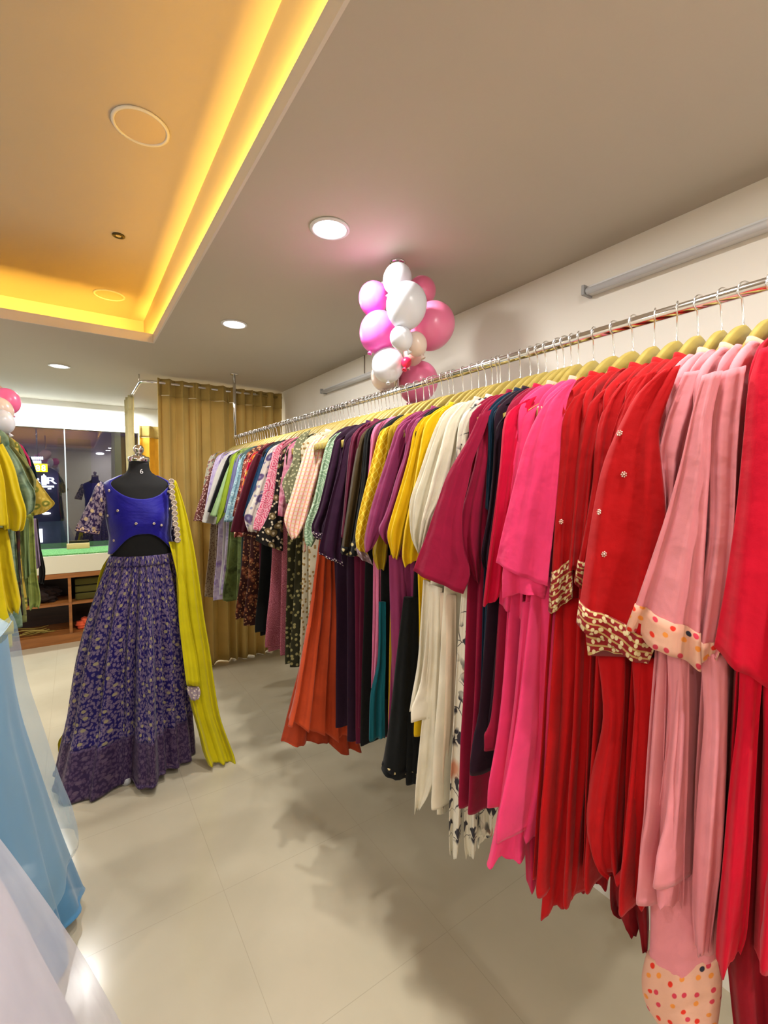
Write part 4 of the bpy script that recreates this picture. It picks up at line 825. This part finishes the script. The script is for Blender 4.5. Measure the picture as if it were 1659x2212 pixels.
def skf(u, v):
    phi = 2 * math.pi * u; deg = math.degrees(phi); z = wz + (.012 - wz) * v
    cx = wc[0] + (.265 - wc[0]) * v; r0 = 1 / math.sqrt((math.sin(phi) / (wc[1] + .006)) ** 2 + (math.cos(phi) / (wc[2] + .008)) ** 2)
    rr = r0 + (Rh(deg) - r0) * (v ** .92); rr += .035 * math.sin(math.pi * min(1, v * 1.4)) * .6
    am = .004 + .020 * min(1, v * 2.2); pl_ = math.sin(22 * phi + 1.6 * math.sin(3 * phi)); pl_ = math.copysign(abs(pl_) ** .8, pl_)
    rr += am * pl_ * (1 - .35 * v) + .006 * math.sin(11 * phi + 2 * v) * v
    if v > .985: z += .012 + .016 * math.sin(3 * phi + 1)
    return V3(cx + rr * math.sin(phi), MY + .02 * v - rr * math.cos(phi), max(.008, z))
suv = lambda u, v: (u * 2.6, v * 1.25)
def sub(v0, v1, off, nv):
    def f(u, v):
        p = skf(u, v0 + (v1 - v0) * v); c = V3(nx, MY, p.z); d = (p - c).normalized(); return p + d * off
    return grid(f, 240, nv, True, lambda u, v: suv(u, v0 + (v1 - v0) * v))[0]
o = obj('skirt_body', sub(0, .80, 0, 50), BRO, lk); s = o.modifiers.new('s', 'SOLIDIFY'); s.thickness = .003
o = obj('border', sub(.795, 1, .002, 16), BORD, lk); s = o.modifiers.new('s', 'SOLIDIFY'); s.thickness = .003
o = obj('waistband', sub(0, .045, .004, 4), BRO, lk); s = o.modifiers.new('s', 'SOLIDIFY'); s.thickness = .004
# dupatta
dp = thing('dupatta', 'bright yellow stole draped over the mannequin shoulder down to the floor', 'stole', (.5, MY, 0))
DY = fabric('#d2c400', 'plain', rough=.6, sheen=.12, trans=.15); TRM = fabric('#9a8890', 'speck', '#d0c0a8')
def tilt(rl, Ya, Yb):
    out = []; n = len(rl) - 1
    for i, q in enumerate(rl):
        Y = Ya + (Yb - Ya) * i / n; out += flat([q], Y)
    return out
cloth('front_fall', tilt(R4((366,1036,380,1038),(373,1080,394,1078),(377,1130,408,1130),(380,1185,419,1183),(381,1253,430,1253),(386,1336,441,1336),(394,1400,452,1400),(402,1470,462,1475),(414,1530,474,1545),(428,1580,490,1592),(438,1622,503,1626),(450,1652,507,1644)), 2.70, 2.50), DY, dp, thick=.018, amp=.011, k=2.2, nv=40, na=64, hem=.004)
cloth('inner_fall', tilt(R4((364,1170,384,1170),(372,1200,388,1200),(384,1260,400,1260),(386,1340,410,1340),(395,1420,425,1420),(402,1478,432,1482)), 2.68, 2.52), DY, dp, thick=.012, amp=.004, nv=20)
cloth('tassel_edge', tilt(R4((404,1482,430,1484),(404,1494,433,1496),(412,1510,428,1512)), 2.54, 2.52), TRM, dp, thick=.022, amp=.004, hem=.004, nv=8)
bm = bmesh.new()
for i in range(12):
    y = 1040 + i * 11.5; x = 369 + (4 if i > 3 else 1) + i * .7 + (3 if i > 8 else 0); c = mp(x, y, 2.665 - .004 * i)
    for k_ in range(10):
        a = 2 * math.pi * k_ / 10; bmesh.ops.create_uvsphere(bm, u_segments=8, v_segments=6, radius=.0055, matrix=Matrix.Translation(c + V3(math.cos(a) * .011, -.001, math.sin(a) * .011)))
    lathe(bm, [(0, 0), (.010, .001), (.012, .004)], c.x, c.y, 12, z0=c.z) if False else bmesh.ops.create_uvsphere(bm, u_segments=12, v_segments=8, radius=.011, matrix=Matrix.Translation(c) @ Matrix.Diagonal((1, .3, 1, 1)))
obj('scalloped_trim', bm, mat('scallop', '#b0a090', .45, .2), dp)
cloth('rear_fall', flat(R4((244,1190,262,1188),(222,1222,252,1222),(211,1255,240,1258),(203,1310,225,1310),(190,1375,215,1375),(175,1440,205,1440),(158,1520,190,1520),(138,1580,172,1580),(125,1605,165,1610),(130,1645,165,1648)), MY + .16), DY, dp, thick=.015, amp=.006, k=1.5, nv=30)

# ------------------------------------------------------------------ left rack
LXX = -.40
lr = thing('clothes_rail', 'chrome clothes rail of the left rack, mostly outside the left edge', 'clothes rail', (LXX, 3, RZZ))
bm = bmesh.new(); tube(bm, [(LXX, 1.6, RZZ), (LXX, 4.0, RZZ)], .0125, 14); obj('rail', bm, CHROME, lr)
for y in (1.62, 3.98):
    bm = bmesh.new(); tube(bm, [(LXX, y, H), (LXX, y, RZZ)], .009, 12); obj('ceiling_post', bm, CHROME, lr)
LY = fabric('#cdb80c', 'plain', sheen=.12); LT = fabric('#4f6a58', 'tiedye', '#7f957a', '#33483f'); LO = fabric('#63663a', 'tiedye', '#7d7f48', '#2c3326'); LM = fabric('#b39a3a', 'floral', '#6f7326', '#c9b45a', 1.0)
LG = 'kurtas on the left rack'
def lk_(label, Y, m, sl, body, **kw):
    kurta(label, Y, m, sl, RX_=LXX, side=1, xh=LXX - .22, hemz=kw.pop('hemz', .98), group=LG, right=False, slit=kw.pop('slit', 1.15), **kw)
lk_('yellow kurta nearest on the left rack, gathered cuff', 1.98, LY, R4((-30,975,6,958),(-25,1020,30,1005),(-15,1070,45,1062),(0,1110,57,1105),(6,1138,52,1140),(8,1143,45,1146)), None, push=.03, thick=.05, amp=.012, k=2, collar=LY, hang='yellow kurta nearest on the left rack',
    lower=(('front_panel', LY, R4((-20,1140,16,1140),(-15,1180,24,1180),(-10,1230,32,1230),(0,1280,42,1280),(10,1310,45,1302),(25,1326,40,1322)), dict(push=.02, thick=.03)),))
lk_('second yellow kurta whose sleeve falls at the far left edge', 1.90, LY, R4((-60,985,-10,970),(-55,1040,8,1030),(-50,1090,14,1085),(-45,1130,18,1135)), None, push=.03, thick=.04, hemz=1.08)
lk_('teal green mottled kurta behind the yellow sleeves', 2.25, LT, R4((0,972,18,962),(12,1005,42,995),(24,1040,62,1038),(40,1070,76,1064),(50,1098,74,1100),(56,1112,62,1112)), None, push=.03, thick=.03,
    lower=(('front_panel', LT, R4((20,1120,30,1120),(22,1200,36,1200),(28,1260,42,1260)), dict(push=.02)),))
lk_('olive and black mottled kurta on the left rack', 2.45, LO, R4((10,972,26,962),(26,990,48,985),(40,1012,66,1010),(52,1035,78,1036),(60,1060,76,1060)), None, push=.03,
    lower=(('front_panel', fabric('#1c1712', 'tiedye', '#2c241c', '#5a1c18'), R4((26,1120,44,1120),(28,1200,44,1200),(32,1280,50,1280),(38,1325,54,1330)), dict(push=.0)),))
lk_('mustard floral kurta with a wide sleeve pointing at the window', 2.6, LM, R4((56,1030,80,1035),(58,1052,92,1052),(60,1080,108,1074),(62,1096,118,1089),(70,1116,98,1106)), None, push=.02, thick=.03,
    lower=(('front_panel', fabric('#7a8f5a'), R4((46,1120,62,1120),(50,1200,64,1200),(54,1250,66,1240)), dict(push=.0)),))
lk_('olive green kurta with flared hem on the left rack', 2.75, GRN, R4((30,975,48,968),(44,1000,60,998),(55,1030,70,1030)), None,
    lower=(('front_panel', fabric('#7f8a42', 'tiedye', '#8f9c4e', '#5c6a30'), R4((56,1110,72,1110),(58,1180,76,1180),(60,1240,80,1240),(62,1290,88,1290),(64,1314,84,1312)), dict(push=.02)),))
lk_('magenta pink kurta strip on the left rack', 2.95, fabric('#b8205c'), R4((38,978,54,972),(52,992,64,990),(58,1008,68,1008)), None,
    lower=(('front_panel', fabric('#9c88a0'), R4((68,1120,78,1120),(72,1180,84,1180),(78,1228,88,1222)), dict(push=.02)),))
lk_('navy kurta last on the left rack', 3.1, NVY, R4((56,990,66,986),(64,1010,76,1010),(72,1032,82,1034)), None,
    lower=(('front_panel', BLK, R4((74,1120,82,1120),(80,1180,88,1180),(84,1230,98,1230),(82,1258,95,1262)), dict(push=.02)),))

# tulle gowns in the left foreground
def tulle(name, col, alpha, rough=.9):
    m = mat(name, col, rough); b = m.node_tree.nodes['Principled BSDF']; b.inputs['Alpha'].default_value = alpha; b.inputs['Sheen Weight'].default_value = .3
    tc = N(m, 'ShaderNodeTexCoord'); nz = N(m, 'ShaderNodeTexNoise', Scale=3.0, Detail=3.0); mpn = N(m, 'ShaderNodeMapping'); mpn.inputs['Scale'].default_value = (3, 3, .4)
    Lk(m, tc.outputs['Object'], mpn.inputs[0]); Lk(m, mpn.outputs[0], nz.inputs[0])
    Lk(m, ramp(m, nz.outputs[0], [(.3, (alpha * .8,) * 3 + (1,)), (.7, (min(1, alpha * 1.2),) * 3 + (1,))]), b.inputs['Alpha']); return m
def gown(t, cx, cy, prof_, m, name, lobes, amp, seed, n=160):
    """prof_: (z, radius) top to bottom"""
    rd = random.Random(seed); p1 = rd.uniform(0, 6)
    ps = resample([(a, b_) for a, b_ in prof_], 36)
    def f(u, v):
        z, r = ps[min(35, int(round(v * 35)))]; phi = 2 * math.pi * u
        r += amp * v * (math.sin(lobes * phi + p1 + .8 * v) + .5 * math.sin(2.3 * lobes * phi + p1 * 2)) * (.3 + v)
        return V3(cx + r * math.sin(phi), cy - r * math.cos(phi), max(.01, z + (.015 * math.sin(5 * phi) if v > .97 else 0)))
    bm, g = grid(f, n, 35, True, lambda u, v: (u * 3, v * 1.2)); return obj(name, bm, m, t)
bx, by = -.42, 1.86
bg = thing('tulle_gown', 'pale blue sheer tulle gown at the left edge behind the white one', 'gown', (bx, by, 0))
BL1 = tulle('blue_tulle_outer', '#a4cbdf', .30); BL2 = tulle('blue_tulle_inner', '#4a86b0', .92); BL3 = mat('blue_satin', '#b8ccd6', .5)
gown(bg, bx, by, [(1.13, .24), (1.08, .255), (.9, .275), (.7, .315), (.5, .355), (.35, .39), (.26, .39)], BL1, 'outer_layer', 7, .010, 1)
gown(bg, bx, by, [(1.06, .23), (.9, .24), (.75, .255), (.5, .30), (.3, .335), (.12, .37), (.03, .385)], BL2, 'inner_layer', 8, .026, 2)
gown(bg, bx, by, [(1.35, .13), (1.3, .14), (1.2, .15), (1.13, .2), (1.09, .24)], BL3, 'waist_band', 3, .001, 3)
wx_, wy_ = -.34, 1.08
wg = thing('tulle_gown', 'white sheer tulle gown filling the lower left corner', 'gown', (wx_, wy_, 0))
WH1 = tulle('white_tulle_outer', '#dcdbe6', .38); WH2 = tulle('white_tulle_inner', '#d4d0dc', .9)
gown(wg, wx_, wy_, [(1.0, .14), (.86, .2), (.7, .26), (.5, .33), (.3, .39), (.15, .43), (.04, .45)], WH1, 'outer_layer', 7, .012, 4)
gown(wg, wx_, wy_, [(.98, .13), (.86, .17), (.7, .22), (.5, .27), (.3, .32), (.15, .35), (.03, .37)], WH2, 'inner_layer', 8, .022, 5)
gown(wg, wx_, wy_, [(1.25, .1), (1.18, .11), (1.05, .11), (.98, .13)], WH2, 'waist_band', 3, .001, 6)

# ------------------------------------------------------------------ the street beyond the glass
NG = mat('night_facade', '#1e1c2a', .8); b = NG.node_tree.nodes['Principled BSDF']; tc = N(NG, 'ShaderNodeTexCoord'); nz = N(NG, 'ShaderNodeTexNoise', Scale=1.4, Detail=6.0); Lk(NG, tc.outputs['Object'], nz.inputs[0])
Lk(NG, ramp(NG, nz.outputs[0], [(.3, '#15131c'), (.7, '#4a3f58')]), b.inputs['Base Color'])
st = thing('building_facade', 'dark building front across the street seen through the window', 'building', (0, 9.2, 0))
obj('wall', B(-5, 4.5, 9.2, 9.4, -.5, 5), NG, st, False)
for a in ((-1.2, -.6, .3, 2.1), (-.2, .25, .4, 2.3), (.6, 1.2, .4, 2.4)): obj('doorway', B(a[0], a[1], 9.16, 9.2, a[2], a[3]), mat('dark_opening', '#0c0b12', .4), st, False)
struct('trim_4', B(-5, 4.5, YW + .14, 9.2, -.5, -.4), mat('asphalt', '#2a2830', .8)).name = 'pavement'
bpy.data.objects['pavement']['kind'] = 'structure'
def sy(x, y, Y=9.1): return on_plane(x, y, (0, Y, 0), V3(0, 1, 0))
def glyphs(t, name, body, x, y, hpx, m, Y=9.1, wpx=None, ex=.01):
    cu = bpy.data.curves.new('g', 'FONT'); cu.body = body; cu.size = 1; cu.extrude = .02; cu.align_x = 'CENTER'; cu.align_y = 'CENTER'; cu.offset = .012
    to = bpy.data.objects.new('tmp', cu); C.objects.link(to); dg = bpy.context.evaluated_depsgraph_get(); me = bpy.data.meshes.new_from_object(to.evaluated_get(dg)); bpy.data.objects.remove(to)
    xs = [v.co.x for v in me.vertices]; ys = [v.co.y for v in me.vertices]; c = sy(x, y, Y); dpt = (c - CAM).dot(V3(RX[2], RY[2], RZ[2]))
    sz = hpx * dpt / 977 / (max(ys) - min(ys)); sx = (wpx * dpt / 977 * .86 / (max(xs) - min(xs))) if wpx else sz
    me.transform(Matrix.Translation(c) @ Matrix.Rotation(math.pi / 2, 4, 'X') @ Matrix.Diagonal((sx, sz, .3, 1)) @ Matrix.Translation((-(max(xs) + min(xs)) / 2, -(max(ys) + min(ys)) / 2, 0))); return link(name, me, m, t)
EW = emit('sign_white', '#f2f4ff', 3.0); EY = emit('sign_yellow', '#ffe900', 1.6)
sg = thing('shop_sign', 'glowing white letters R 1 R on the dark building across the street', 'sign', sy(95, 1040))
glyphs(sg, 'letter', 'R', 81, 1038, 12, EW, wpx=13); glyphs(sg, 'letter', 'R', 112, 1038, 14, EW, wpx=20); glyphs(sg, 'numeral', '1', 95, 1038, 20, EW, wpx=10)
a, c = sy(89, 1026), sy(101, 1032)
bm = bmesh.new(); p = [V3(a.x, 9.09, c.z), V3((a.x + c.x) / 2, 9.09, a.z + .02), V3(c.x, 9.09, c.z)]
v = [bm.verts.new(q) for q in p] + [bm.verts.new(q + V3(0, .02, 0)) for q in p]; bm.faces.new(v[:3]); bm.faces.new(v[3:]); [bm.faces.new((v[i], v[(i+1) % 3], v[3+(i+1) % 3], v[3+i])) for i in range(3)]
obj('roof_mark', bm, EW, sg, False)
a, c = sy(86, 1049), sy(117, 1053); obj('underline', B(a.x, c.x, 9.08, 9.1, c.z, a.z), EW, sg, False)
a, c = sy(103, 1054), sy(111, 1057); obj('underline_dash', B(a.x, c.x, 9.08, 9.1, c.z, a.z), EW, sg, False)
sg2 = thing('shop_sign', 'small yellow lit sign board with white marks above the white letters', 'sign', sy(85, 1011))
a, c = sy(62, 1001), sy(103, 1020); obj('board', B(a.x, c.x, 9.09, 9.12, c.z, a.z), EY, sg2, False)
for x in (72, 82, 94): glyphs(sg2, 'mark', '8', x, 1011, 13, EW, Y=9.08, wpx=8)
sg3 = thing('shop_sign', 'white lit lettering in two tiny blurred rows above the yellow sign', 'sign', sy(80, 994))
for r_, y in enumerate((990, 998)):
    for k_ in range(9 - r_):
        a, c = sy(62 + k_ * 4, y - 3.2), sy(65.2 + k_ * 4, y + 2.8)
        if (k_ + r_) % 9 < 8: obj('blurred_letter', B(a.x, c.x, 9.08, 9.1, c.z, a.z), EW, sg3, False)
a, c = sy(78, 1144), sy(92, 1172); tag(obj('lit_doorway', B(a.x, c.x, 9.12, 9.2, c.z, a.z), EW), 'bright white lit doorway low in the dark window view', 'doorway')
for (x, y, r_, lab) in ((216, 980, 4, 'small white street lamp glow at right in the dark window view'), (100, 1109, 4, 'small white light low behind the window beside the sleeve')):
    c = sy(x, y, 9.18); bm = bmesh.new(); bmesh.ops.create_uvsphere(bm, u_segments=16, v_segments=10, radius=.05, matrix=Matrix.Translation(c) @ Matrix.Diagonal((1.2, .5, .4, 1))); tag(obj('street_lamp', bm, emit('lamp_white', '#ffffff', 5)), lab, 'lamp')

for o in list(bpy.data.objects):
    if '_w' in o: del o['_w']
